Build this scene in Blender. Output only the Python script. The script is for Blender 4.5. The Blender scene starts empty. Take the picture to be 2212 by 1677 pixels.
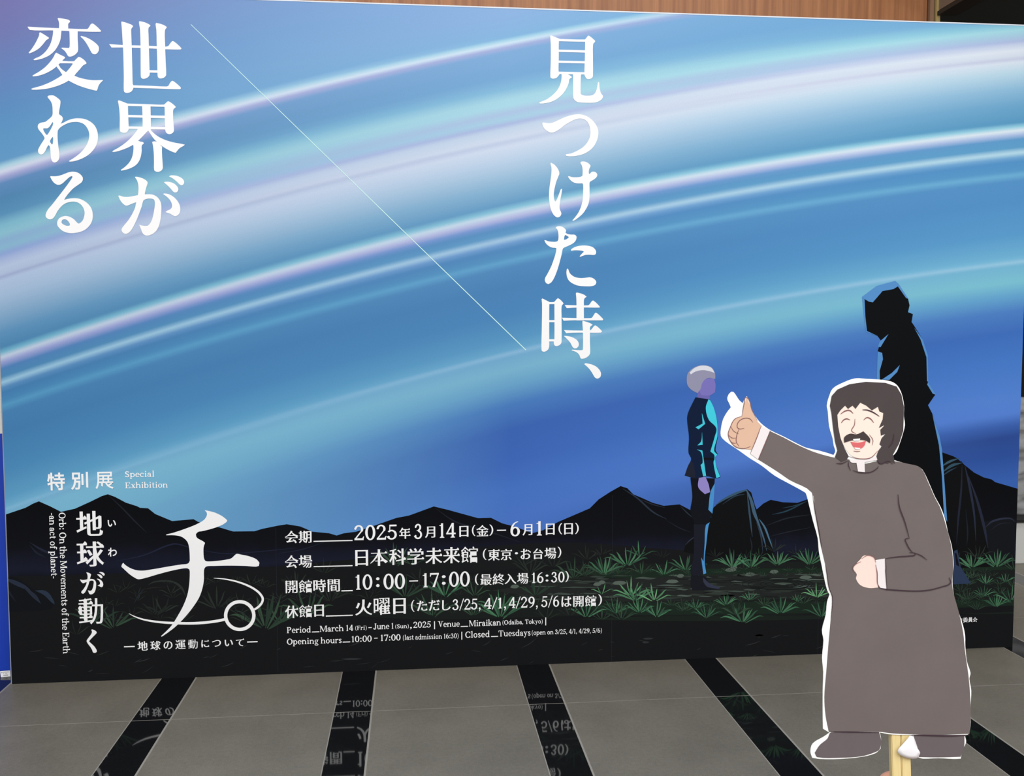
import bpy, bmesh, math, random
from mathutils import Vector, Matrix
from mathutils.geometry import tessellate_polygon

# ------------------------------------------------------------------ camera, world, lights, exposure
W, H = 2212, 1677
F_PX = 2057.5
PITCH, YAW, ROLL = -0.0647115, 0.102452, -0.000588
CAM = Vector((1.04842, -3.97243, 1.45))
FWD = Vector((math.sin(YAW)*math.cos(PITCH), math.cos(YAW)*math.cos(PITCH), math.sin(PITCH)))
_r = Vector((math.cos(YAW), -math.sin(YAW), 0)); _u = _r.cross(FWD)
RGT = _r*math.cos(ROLL) + _u*math.sin(ROLL)
UPV = _u*math.cos(ROLL) - _r*math.sin(ROLL)

sc = bpy.context.scene
col = sc.collection
sc.view_settings.view_transform = 'Standard'
sc.view_settings.look = 'None'
sc.view_settings.exposure = 0.0
sc.view_settings.gamma = 1.0
sc.view_settings.use_curve_mapping = False

cd = bpy.data.cameras.new('camera'); cam = bpy.data.objects.new('camera', cd); col.objects.link(cam)
cd.sensor_fit = 'HORIZONTAL'; cd.sensor_width = 36.0; cd.lens = F_PX/W*36.0
cd.clip_start = 0.02; cd.clip_end = 100
mw = Matrix((RGT, UPV, -FWD)).transposed().to_4x4(); mw.translation = CAM
cam.matrix_world = mw
sc.camera = cam

world = bpy.data.worlds.new('hall_ambient'); sc.world = world; world.use_nodes = True
world.node_tree.nodes['Background'].inputs[0].default_value = (1.0, 0.985, 0.97, 1)
world.node_tree.nodes['Background'].inputs[1].default_value = 0.55

def area(name, loc, target, sx, sy, power, colr=(1, 1, 1)):
    ld = bpy.data.lights.new(name, 'AREA'); ld.shape = 'RECTANGLE'; ld.size = sx; ld.size_y = sy
    ld.energy = power; ld.color = colr
    o = bpy.data.objects.new(name, ld); col.objects.link(o); o.location = loc
    o.rotation_euler = (Vector(target)-Vector(loc)).to_track_quat('-Z', 'Y').to_euler()
    return o
area('ceiling_or_fill_light', (1.6, -6.2, 4.6), (1.6, 0, 1.2), 9.0, 3.5, 408)
area('ceiling_or_fill_light', (6.0, .3, 2.5), (4.7, 1.6, .6), .6, .6, 20)  # added fill lamp, brightens the grey sheet past the panel's right edge
area('ceiling_or_fill_light', (1.6, 1.4, 6.2), (1.8, 1.0, 0), 6.0, 1.6, 60)

# ------------------------------------------------------------------ small helpers
def s2l(c):
    c = c/255.0
    return c/12.92 if c <= 0.04045 else ((c+0.055)/1.055)**2.4
def lin(rgb): return tuple(s2l(v) for v in rgb)+(1.0,)

_mats = {}
def mat(name, rgb, rough=0.6, spec=0.3, metal=0.0):
    if name in _mats: return _mats[name]
    m = bpy.data.materials.new(name); m.use_nodes = True
    b = m.node_tree.nodes['Principled BSDF']
    b.inputs['Base Color'].default_value = lin(rgb)
    b.inputs['Roughness'].default_value = rough
    b.inputs['Specular IOR Level'].default_value = spec
    b.inputs['Metallic'].default_value = metal
    _mats[name] = m
    return m
def ink(rgb):
    """printed ink of one flat colour"""
    return mat('ink_%d_%d_%d' % tuple(int(v) for v in rgb), rgb, 0.64, 0.08)

class NT:
    """tiny node-tree builder"""
    def __init__(s, m): s.t = m.node_tree; s.n = s.t.nodes; s.l = s.t.links
    def new(s, typ, **kw):
        n = s.n.new(typ)
        for k, v in kw.items(): setattr(n, k, v)
        return n
    def link(s, a, b): s.l.new(a, b)
    def math(s, op, a, b=None, clamp=False):
        n = s.new('ShaderNodeMath', operation=op); n.use_clamp = clamp
        for i, v in enumerate((a, b)):
            if v is None: continue
            if isinstance(v, (int, float)): n.inputs[i].default_value = v
            else: s.link(v, n.inputs[i])
        return n.outputs[0]
    def mix(s, fac, a, b):
        n = s.new('ShaderNodeMix', data_type='RGBA')
        for i, v in ((0, fac), (6, a), (7, b)):
            if isinstance(v, (int, float)): n.inputs[i].default_value = v
            elif isinstance(v, tuple): n.inputs[i].default_value = v
            else: s.link(v, n.inputs[i])
        return n.outputs[2]
    def mixf(s, fac, a, b):
        n = s.new('ShaderNodeMix', data_type='FLOAT')
        for i, v in ((0, fac), (2, a), (3, b)):
            if isinstance(v, (int, float)): n.inputs[i].default_value = v
            else: s.link(v, n.inputs[i])
        return n.outputs[0]
    def noise(s, vec, scale, detail=4, rough=0.6):
        n = s.new('ShaderNodeTexNoise'); n.inputs['Scale'].default_value = scale
        n.inputs['Detail'].default_value = detail; n.inputs['Roughness'].default_value = rough
        s.link(vec, n.inputs['Vector']); return n.outputs[0]

def tag(o, label=None, cat=None, kind=None, group=None):
    if label: o['label'] = label
    if cat: o['category'] = cat
    if kind: o['kind'] = kind
    if group: o['group'] = group
    return o
def empty(name, loc=(0, 0, 0)):
    o = bpy.data.objects.new(name, None); col.objects.link(o); o.location = loc; o.empty_display_size = 0.1
    return o
def link_mesh(name, verts, faces, mats, fmat=None, parent=None, smooth=False):
    me = bpy.data.meshes.new(name); me.from_pydata(verts, [], faces)
    for m in mats: me.materials.append(m)
    if fmat:
        for p, i in zip(me.polygons, fmat): p.material_index = i
    if smooth:
        for p in me.polygons: p.use_smooth = True
    me.update()
    o = bpy.data.objects.new(name, me); col.objects.link(o)
    if parent: o.parent = parent
    return o
def box(name, x0, x1, y0, y1, z0, z1, m, parent=None, bevel=0.0):
    bm = bmesh.new()
    bmesh.ops.create_cube(bm, size=1.0)
    for v in bm.verts:
        v.co = Vector(((x0+x1)/2+v.co.x*(x1-x0), (y0+y1)/2+v.co.y*(y1-y0), (z0+z1)/2+v.co.z*(z1-z0)))
    if bevel: bmesh.ops.bevel(bm, geom=bm.edges[:], offset=bevel, segments=2, affect='EDGES')
    me = bpy.data.meshes.new(name); bm.to_mesh(me); bm.free(); me.materials.append(m)
    o = bpy.data.objects.new(name, me); col.objects.link(o)
    if parent: o.parent = parent
    return o

def on_wall(px, py, Y=0.0):
    """the point (X, Z) of the panel front that the photograph shows at this spot"""
    d = FWD + RGT*((px-W/2)/F_PX) - UPV*((py-H/2)/F_PX)
    p = CAM + d*((Y-CAM.y)/d.y)
    return (p.x, p.z)
def on_floor(px, py, Z=0.0):
    d = FWD + RGT*((px-W/2)/F_PX) - UPV*((py-H/2)/F_PX)
    return CAM + d*((Z-CAM.z)/d.z)

# ---- flat print: polygons collected into one mesh lying just proud of the panel front
def smooth_loop(pts, n=5, ang=52, closed=True):
    """rounds a traced outline, keeping its sharp corners"""
    N = len(pts)
    if N < 3: return pts
    P = [Vector(p) for p in pts]
    corner = []
    for i in range(N):
        if not closed and i in (0, N-1): corner.append(True); continue
        a = P[i]-P[i-1]; b = P[(i+1) % N]-P[i]
        if a.length < 1e-9 or b.length < 1e-9: corner.append(True); continue
        corner.append(math.degrees(a.angle(b)) > ang)
    out = []
    for i in range(N if closed else N-1):
        p1, p2 = P[i], P[(i+1) % N]; p0, p3 = P[i-1], P[(i+2) % N]
        L = (p2-p1).length
        def tang(q0, q, q1):
            d = q1-q0
            if d.length < 1e-9: return d*0
            return d.normalized()
        t1 = (p2-p1).normalized() if corner[i] else tang(p0, p1, p2)
        t2 = (p2-p1).normalized() if corner[(i+1) % N] else tang(p1, p2, p3)
        if corner[i] and corner[(i+1) % N]: out.append(tuple(p1)); continue
        for k in range(n):
            t = k/n; t_2, t_3 = t*t, t*t*t
            q = p1*(2*t_3-3*t_2+1)+t1*L*(t_3-2*t_2+t)+p2*(-2*t_3+3*t_2)+t2*L*(t_3-t_2)
            out.append(tuple(q))
    if not closed: out.append(tuple(P[-1]))
    return out

class Print:
    def __init__(s): s.v = []; s.f = []; s.fm = []; s.m = []; s.k = []; s.n = 0
    def mi(s, m):
        if m not in s.m: s.m.append(m)
        return s.m.index(m)
    def shape(s, loops, m):
        """loops in wall metres (x, z): outer outline then holes"""
        loops = [[p for i, p in enumerate(lp) if i == 0 or (abs(p[0]-lp[i-1][0])+abs(p[1]-lp[i-1][1])) > 1e-7] for lp in loops]
        base = len(s.v); k = s.mi(m)
        flat = [p for lp in loops for p in lp]
        s.v += flat; s.n += 1; s.k += [s.n]*len(flat)
        for t in tessellate_polygon([[Vector((p[0], p[1], 0)) for p in lp] for lp in loops]):
            s.f.append(tuple(base+i for i in t)); s.fm.append(k)
    def px(s, pts, m, smooth=True, holes=()):
        """the same, traced in photograph pixels"""
        f = (lambda l: smooth_loop(l)) if smooth else (lambda l: l)
        s.shape([[on_wall(*p) for p in f(lp)] for lp in [pts, *holes]], m)
    def stroke_px(s, pts, m):
        """a brush line: (x, y, width) in photograph pixels"""
        c = smooth_loop([(p[0], p[1], p[2]) for p in pts], 6, 200, closed=False)
        L, R = [], []
        for i, p in enumerate(c):
            a = Vector(c[max(i-1, 0)][:2]); b = Vector(c[min(i+1, len(c)-1)][:2])
            d = (b-a); n = Vector((-d.y, d.x)).normalized() if d.length > 0 else Vector((0, 1))
            w = max(p[2], 0.2)/2
            L.append((p[0]+n.x*w, p[1]+n.y*w)); R.append((p[0]-n.x*w, p[1]-n.y*w))
        base = len(s.v); k = s.mi(m); n = len(L)
        s.v += [on_wall(*q) for q in L]+[on_wall(*q) for q in R]; s.n += 1; s.k += [s.n]*(2*n)
        for i in range(n-1):
            s.f.append((base+i, base+i+1, base+n+i+1, base+n+i)); s.fm.append(k)
    def build(s, name, parent, layer, label=None):
        o = link_mesh(name, [(min(max(x, PX0+.00005), PX1-.00005), -0.00015*layer-2.5e-6*(k % 56), max(z, .0001)) for (x, z), k in zip(s.v, s.k)], s.f, s.m, s.fm, parent)
        if parent is not None and 'category' in parent: o.location = -parent.location     # artwork stays in wall coordinates
        if label: o['label'] = label
        return o

def zoomed(ox, oy, size, crop_px, text):
    """outline text 'x,y x,y ...' read in a magnified crop of the photograph -> photograph pixels"""
    k = size/crop_px
    return [(ox+float(a)*k, oy+float(b)*k) for a, b in (t.split(',') for t in text.split())]

# ------------------------------------------------------------------ the exhibition panel
PX0, PX1, PZ = -0.5865, 3.7330, 2.7485
panel = empty('exhibition_panel', ((PX0+PX1)/2, 0.03, 0))
tag(panel, 'huge exhibition banner wall printed with blue star trails, mountains and white Japanese lettering', 'banner')
PANEL_OFF = panel.location.copy()

# star-trail print: concentric arcs about a far centre, colours read along three radii
AX, AZ = 5.97729, -17.58964
def rad(px, py):
    x, z = on_wall(px, py); return math.hypot(x-AX, z-AZ)
LEFT = [(0, 112, 112, 170), (60, 108, 116, 174), (150, 96, 128, 184), (230, 86, 138, 190), (300, 88, 148, 194), (340, 92, 150, 196), (352, 165, 205, 222), (363, 205, 212, 232),
        (374, 160, 165, 210), (388, 90, 135, 185), (420, 74, 130, 175), (455, 82, 140, 182), (478, 122, 180, 203), (497, 134, 188, 207), (512, 133, 172, 208), (528, 133, 180, 208),
        (541, 138, 162, 212), (552, 160, 178, 218), (570, 178, 195, 223), (584, 172, 188, 218), (590, 156, 171, 207), (598, 172, 192, 222), (630, 160, 186, 216), (670, 130, 168, 202), (710, 90, 145, 188), (742, 72, 132, 178), (753, 112, 178, 205),
        (763, 190, 205, 226), (774, 150, 160, 212), (788, 75, 128, 185), (806, 72, 135, 182), (818, 150, 195, 222), (829, 85, 140, 190), (840, 62, 125, 178), (858, 68, 134, 184), (869, 82, 152, 196), (884, 66, 128, 180), (930, 62, 125, 178),
        (1010, 72, 138, 188), (1070, 92, 160, 202), (1088, 110, 175, 212), (1094, 128, 186, 220), (1101, 118, 178, 212), (1112, 122, 186, 216)]
MID = [(30, 134, 172, 218), (80, 125, 174, 216), (86, 160, 205, 226), (93, 200, 222, 238), (101, 160, 172, 216), (112, 122, 166, 212), (165, 112, 162, 208), (192, 126, 180, 214), (214, 162, 208, 224), (228, 164, 210, 226), (244, 166, 190, 222), (257, 162, 202, 224),
       (268, 164, 180, 220), (277, 188, 206, 228), (298, 202, 214, 233), (306, 186, 199, 224), (316, 202, 214, 234), (350, 178, 202, 226), (400, 132, 176, 208), (440, 96, 152, 194), (451, 130, 190, 214), (460, 192, 214, 232), (470, 176, 182, 222), (481, 112, 148, 206),
       (492, 82, 140, 190), (506, 90, 150, 196), (516, 160, 196, 224), (526, 104, 152, 204), (537, 74, 132, 186), (556, 78, 142, 190), (564, 92, 158, 202), (578, 74, 134, 186), (620, 66, 126, 180), (680, 68, 130, 185), (735, 82, 148, 194),
       (757, 100, 164, 204), (764, 134, 182, 216), (772, 110, 168, 206), (800, 118, 178, 208), (835, 100, 160, 202), (875, 68, 122, 190), (930, 52, 98, 180), (1000, 56, 102, 186), (1060, 66, 114, 198), (1120, 70, 116, 200)]
RIGHT = [(40, 110, 170, 215), (55, 132, 196, 222), (68, 166, 220, 232), (80, 168, 206, 230), (92, 176, 192, 230), (99, 200, 212, 238), (112, 224, 234, 246), (124, 214, 224, 240), (130, 200, 208, 232), (137, 218, 230, 244), (160, 186, 218, 236), (195, 142, 190, 222), (230, 108, 168, 208), (268, 86, 154, 198),
         (277, 150, 210, 230), (285, 222, 236, 246), (294, 172, 194, 232), (304, 92, 156, 206), (322, 92, 160, 206), (333, 184, 222, 238), (343, 110, 168, 214), (352, 80, 146, 202), (372, 84, 152, 204), (381, 108, 176, 216), (394, 82, 146, 202), (440, 80, 145, 202),
         (510, 86, 156, 208), (555, 108, 178, 216), (563, 118, 186, 220), (570, 152, 202, 230), (577, 116, 184, 216), (612, 124, 196, 216), (640, 100, 168, 212), (675, 74, 128, 200), (720, 58, 110, 192), (780, 66, 122, 204), (860, 82, 132, 216), (895, 84, 132, 218), (920, 56, 98, 180), (945, 38, 74, 150), (985, 38, 78, 158), (1040, 52, 98, 182)]
m_sky = bpy.data.materials.new('printed_star_trails'); m_sky.use_nodes = True
nt = NT(m_sky); bsdf = nt.n['Principled BSDF']
bsdf.inputs['Roughness'].default_value = 0.6; bsdf.inputs['Specular IOR Level'].default_value = 0.25
geo = nt.new('ShaderNodeNewGeometry')
sep = nt.new('ShaderNodeSeparateXYZ'); nt.link(geo.outputs['Position'], sep.inputs[0])
X, Z = sep.outputs[0], sep.outputs[2]
dx = nt.math('SUBTRACT', X, AX); dz = nt.math('SUBTRACT', Z, AZ)
rr = nt.math('SQRT', nt.math('ADD', nt.math('MULTIPLY', dx, dx), nt.math('MULTIPLY', dz, dz)))
def radial(colpx, stops):
    """piecewise colour over radius; the ramp node is split in two to hold every stop"""
    st = sorted(((rad(colpx, s[0]), lin(s[1:])) for s in stops), key=lambda q: q[0])
    parts = [st[:24], st[23:]]
    outs = []
    for p in parts:
        r0, r1 = p[0][0], p[-1][0]
        t = nt.math('DIVIDE', nt.math('SUBTRACT', rr, r0), r1-r0, clamp=True)
        cr = nt.new('ShaderNodeValToRGB'); e = cr.color_ramp.elements
        e[0].position = 0; e[0].color = p[0][1]; e[1].position = 1; e[1].color = p[-1][1]
        for r, c in p[1:-1]:
            k = e.new((r-r0)/(r1-r0)); k.color = c
        nt.link(t, cr.inputs[0]); outs.append(cr.outputs[0])
    return nt.mix(nt.math('GREATER_THAN', rr, parts[0][-1][0]), outs[0], outs[1])
XL, XM, XR = on_wall(30, 500)[0], on_wall(1100, 500)[0], on_wall(2170, 500)[0]
cL, cM, cR = radial(30, LEFT), radial(1100, MID), radial(2170, RIGHT)
f1 = nt.math('DIVIDE', nt.math('SUBTRACT', X, XL), XM-XL, clamp=True)
f2 = nt.math('DIVIDE', nt.math('SUBTRACT', X, XM), XR-XM, clamp=True)
csky = nt.mix(f2, nt.mix(f1, cL, cM), cR)
ns = nt.noise(geo.outputs['Position'], 260, 2, 0.5)
gr = nt.math('ADD', nt.math('MULTIPLY', ns, 0.16), 0.92)
vm = nt.new('ShaderNodeVectorMath', operation='SCALE'); nt.link(csky, vm.inputs[0]); nt.link(gr, vm.inputs[3])
nt.link(vm.outputs[0], bsdf.inputs['Base Color'])

board = box('printed_board', PX0-PANEL_OFF.x, PX1-PANEL_OFF.x, -PANEL_OFF.y, 0.03, 0.0, PZ, m_sky, panel)
edge = mat('panel_edge_white', (225, 230, 238), 0.6)
box('edge_strip', PX0-0.004, PX0, 0.001, 0.06, 0, PZ, mat('panel_edge_grey', (150, 155, 165), 0.6), panel).location = -PANEL_OFF
box('edge_strip', PX0, PX1, -0.0015, 0.0615, PZ, PZ+0.005, edge, panel).location = -PANEL_OFF
# printed line where two sheets of the print meet
for px0, py0, px1, py1 in ((599, 1140, 597, 1453), (1322, 1070, 1322, 1430), (1767, 1320, 1766, 1412)):
    (xa, za), (xb, zb) = on_wall(px0, py0), on_wall(px1, py1)
    xm = (xa+xb)/2; seam = Print()
    seam.shape([[(xm, zb), (xm+0.0009, zb), (xm+0.0009, za), (xm, za)]], ink((46, 50, 58) if py0 > 900 else (112, 160, 206)))
    seam.build('sheet_seam', panel, 7)

# ------------------------------------------------------------------ printed landscape
random.seed(4)
RIDGE = [(-9, 1118), (13, 1111.5), (55, 1097.3), (72, 1088), (84, 1083.4), (107, 1093.5), (131.7, 1106), (162, 1099.3), (196.8, 1083.4), (220, 1072), (233, 1068), (248.8, 1073.9),
         (272, 1086.3), (295, 1093.5), (302.4, 1097.3), (319.7, 1098.4), (335.6, 1110.9), (371.8, 1126), (396.4, 1123.9), (418, 1121.9), (428, 1127.7), (474.5, 1139.8),
         (503.5, 1148.5), (549.8, 1148), (567, 1142.7), (600, 1136), (619.5, 1132.8), (648.8, 1137.7), (674.9, 1149), (710.7, 1152.3), (727, 1157.2), (743, 1152.3), (769.3, 1149),
         (808, 1136), (857, 1119), (883, 1114.2), (912.5, 1103.5), (937, 1094.4), (967.8, 1101.8), (1033, 1119.8), (1060.6, 1119), (1085, 1131), (1111, 1137.7), (1150, 1152),
         (1173, 1145.8), (1205.5, 1127.9), (1251, 1108.4), (1273.8, 1098.6), (1293.4, 1079), (1318, 1063), (1340.5, 1050.4), (1355, 1055), (1368, 1068.2), (1386.5, 1076),
         (1410, 1086.6), (1433.7, 1093), (1467.8, 1090), (1491.5, 1102.4), (1540, 1120), (1600, 1118), (1635.8, 1099.7), (1649, 1088), (1664.7, 1080), (1691, 1085.3), (1722.4, 1086.6),
         (1745, 1078.7), (1800, 1062), (1880, 1040), (1960, 1010), (2035, 977.4), (2058.6, 985.8), (2066.7, 990), (2083.4, 1004.6), (2104.3, 1021.3), (2125, 1031.7), (2141.9, 1036),
         (2150, 1042), (2175, 1049.3), (2212, 1056)]
BASE = [(2212, 1245), (1700, 1225), (1251, 1200), (1023, 1206), (795, 1222), (600, 1236), (300, 1240), (-9, 1246)]
# the mountains' ink runs from black at the ridge to navy mist at their foot (part of the drawing)
m_mtn = bpy.data.materials.new('printed_mountains'); m_mtn.use_nodes = True
nt = NT(m_mtn); b = nt.n['Principled BSDF']; b.inputs['Roughness'].default_value = 0.7; b.inputs['Specular IOR Level'].default_value = 0.05
g = nt.new('ShaderNodeNewGeometry'); sp = nt.new('ShaderNodeSeparateXYZ'); nt.link(g.outputs['Position'], sp.inputs[0])
line = nt.math('ADD', sp.outputs[2], nt.math('MULTIPLY', sp.outputs[0], 0.0))
cr = nt.new('ShaderNodeValToRGB'); e = cr.color_ramp.elements
e[0].position = 0.0; e[0].color = lin((19, 21, 30)); e[1].position = 1.0; e[1].color = lin((13, 14, 18))
k = e.new(0.16); k.color = lin((26, 29, 46)); k = e.new(0.45); k.color = lin((17, 18, 24))
z0 = on_wall(600, 1240)[1]; z1 = on_wall(600, 1090)[1]
t = nt.math('DIVIDE', nt.math('SUBTRACT', nt.math('ADD', line, nt.math('MULTIPLY', nt.noise(g.outputs['Position'], 5, 3), 0.09)), z0+0.05), z1-z0, clamp=True)
nt.link(t, cr.inputs[0]); nt.link(cr.outputs[0], b.inputs['Base Color'])
mt = Print(); mt.px(RIDGE+BASE, m_mtn, smooth=False)
rim = mt
def streak(pts, rgb): rim.stroke_px(pts, ink(rgb))
streak([(233, 1069, .5), (262, 1096, 2.5), (290, 1125, 3), (318, 1152, .5)], (30, 33, 44))
streak([(64, 1172, .5), (90, 1188, 5), (124, 1203, 2), (140, 1212, .5)], (34, 37, 54))
streak([(64, 1178, .5), (80, 1195, 4), (100, 1205, .5)], (30, 33, 48))
streak([(250, 1213, .5), (310, 1200, 2.5), (372, 1176, 3), (400, 1180, 2), (430, 1192, .5)], (32, 36, 58))
streak([(420, 1185, .5), (480, 1196, 2), (560, 1192, 2), (640, 1184, .5)], (30, 34, 54))
streak([(600, 1196, .5), (650, 1188, 2), (700, 1172, .5)], (30, 34, 52))
streak([(940, 1098, .5), (985, 1128, 3), (1060, 1150, 3), (1125, 1172, .5)], (30, 33, 44))
streak([(1345, 1056, .5), (1376, 1076, 3), (1410, 1106, 3), (1440, 1122, .5)], (42, 52, 66))
streak([(1385, 1080, .5), (1410, 1090, 2), (1436, 1097, .5)], (38, 48, 58))
streak([(1470, 1094, .5), (1484, 1108, 2.5), (1500, 1122, .5)], (40, 50, 62))
streak([(1440, 1125, .5), (1470, 1142, 2), (1492, 1150, .5)], (30, 34, 46))
for a in ([(1668, 1112, .5), (1700, 1104, 3), (1745, 1082, .5)], [(1690, 1098, .5), (1716, 1093, 2), (1738, 1085, .5)]): streak(a, (38, 66, 82))
for a in ([(1655, 1136, .5), (1700, 1120, 3), (1752, 1112, .5)], [(1660, 1160, .5), (1700, 1150, 2), (1750, 1140, .5)]): streak(a, (32, 38, 46))
rim.build('mountain_range', panel, 1)

# dark ground with a paler path
gd = Print()
GROUND = [(-9, 1246), (120, 1243), (300, 1238), (430, 1230), (600, 1224), (700, 1214), (795, 1206), (900, 1197), (1023, 1184), (1140, 1174), (1251, 1172), (1400, 1184), (1600, 1196), (1800, 1206), (2000, 1214), (2212, 1218)]
gd.px(GROUND+[(2205, 1425), (1700, 1440), (1100, 1458), (600, 1478), (-9, 1500)], ink((22, 23, 25)), smooth=False)
gd.px([(1290, 1218), (1500, 1220), (1760, 1214), (2000, 1222), (2200, 1222), (2200, 1308), (2000, 1318), (1800, 1326), (1500, 1334), (1300, 1330), (1100, 1335), (900, 1338), (760, 1330), (860, 1290), (1000, 1262), (1150, 1240)], ink((25, 30, 28)))
for y0, y1, c in ((1228, 1246, (26, 42, 32)), (1300, 1324, (27, 41, 33)), (1330, 1338, (27, 36, 31))):
    gd.px([(1240, y0+8), (1400, y0+2), (1760, y0), (2195, y0-4), (2195, y1-16), (1760, y1), (1500, y1+4), (1320, y1+2)], ink(c))
gd.px([(760, 1212), (900, 1202), (1060, 1192), (1200, 1190), (1260, 1215), (1000, 1238), (820, 1240)], ink((23, 26, 27)))
# scuffs and scratches low on the panel
sf = gd
for i in range(46):
    x = random.uniform(60, 2000); y = random.uniform(1385, 1440) - x*.02 + 22
    ln = random.uniform(6, 34); a = random.uniform(-.7, .3)
    sf.stroke_px([(x, y, .3), (x+ln*.5, y+a*ln*.4, random.uniform(.8, 1.8)), (x+ln, y+a*ln, .3)], ink(random.choice(((40, 42, 44), (50, 52, 53), (44, 46, 46)))))
for x, y, w in ((760, 1424, 24), (1400, 1380, 12), (1395, 1388, 8), (300, 1455, 8), (1640, 1373, 10)):
    sf.px([(x-w, y), (x, y-2.2), (x+w, y-.5), (x+w*.4, y+1.6), (x-w*.5, y+1.8)], ink((48, 51, 52)))
gd.build('dark_ground', panel, 3)

ph = Print()
ph.px([(1060, 1276), (1200, 1258), (1400, 1248), (1600, 1240), (1790, 1236), (1790, 1292), (1600, 1296), (1400, 1300), (1200, 1294)], ink((34, 38, 36)))
for i in range(150):
    x = random.uniform(1090, 1785); y = random.uniform(1242, 1294) + (1440-x)*0.012
    ln = random.uniform(14, 60); w = random.uniform(1.2, 4.2)
    c = random.choice(((52, 60, 55), (70, 82, 75), (28, 31, 31), (24, 26, 26), (44, 50, 47), (84, 98, 90)))
    if x < 1330: c = tuple(v*0.8 for v in c)
    ph.stroke_px([(x, y, .4), (x+ln*.3, y-w*.25, w), (x+ln*.7, y+w*.15-ln*.01, w*.9), (x+ln, y-ln*.02, .4)], ink(c))
for cx, cy, r in ((1680, 1262, 76), (1682, 1263, 66), (1690, 1262, 48), (1690, 1262, 36), (1692, 1262, 24)):
    ph.stroke_px([(cx+r*math.cos(a*math.pi/18), cy+r*.17*math.sin(a*math.pi/18), 1.5) for a in range(37)], ink((22, 27, 26)))
for x, y, w in ((1578, 1231, 13), (1585, 1226, 8), (1672, 1235, 10), (1620, 1241, 12), (1452, 1256, 14), (1470, 1244, 8), (1338, 1259, 16), (1290, 1262, 9), (1112, 1267, 10), (1740, 1247, 14), (1300, 1258, 8)):
    ph.px([(x-w, y+2), (x-w*.5, y-3), (x+w*.6, y-3), (x+w, y+1), (x+w*.4, y+4), (x-w*.5, y+4)], ink((88, 100, 92)))
ph.build('stony_path', panel, 4)

# printed boulders
BD = [Print() for _ in range(5)]
BL = ink((13, 14, 16))
BD[0].px([(1514, 1200), (1520, 1170), (1534.8, 1123), (1541, 1097), (1557, 1082.7), (1580.7, 1069.6), (1601.7, 1060.4), (1613.5, 1057), (1622.7, 1064.3), (1630.6, 1091.9), (1637, 1107.6), (1649, 1128.6), (1659.4, 1157.5), (1672.6, 1194), (1660, 1206), (1590, 1208)], BL, smooth=False)
BD[1].px([(1476, 1192), (1482, 1176), (1498, 1162), (1512, 1154), (1512, 1200)], BL, smooth=False)
BD[2].px([(1990, 1230), (2000, 1100), (2030, 1000), (2056, 990), (2078, 998), (2098, 1040), (2118, 1110), (2135, 1190), (2138, 1225)], BL, smooth=False)
BD[3].px([(2118, 1130), (2150, 1122), (2185, 1118), (2196, 1124), (2196, 1215), (2135, 1215)], ink((20, 22, 27)), smooth=False)
BD[4].px([(2, 1252), (24, 1246), (48, 1256), (74, 1273), (100, 1278), (118, 1302), (110, 1316), (80, 1320), (2, 1322)], ink((17, 19, 24)))
ROCK = ((1512, 1675), (1474, 1513), (1990, 2127), (2127.5, 2200), (0, 120))
def bs(pts, rgb):
    x = sum(p[0] for p in pts)/len(pts)
    for i, (a, b) in enumerate(ROCK):
        if a <= x <= b: return BD[i].stroke_px(pts, ink(rgb))
    gd2.stroke_px(pts, ink(rgb))
gd2 = Print()
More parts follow.
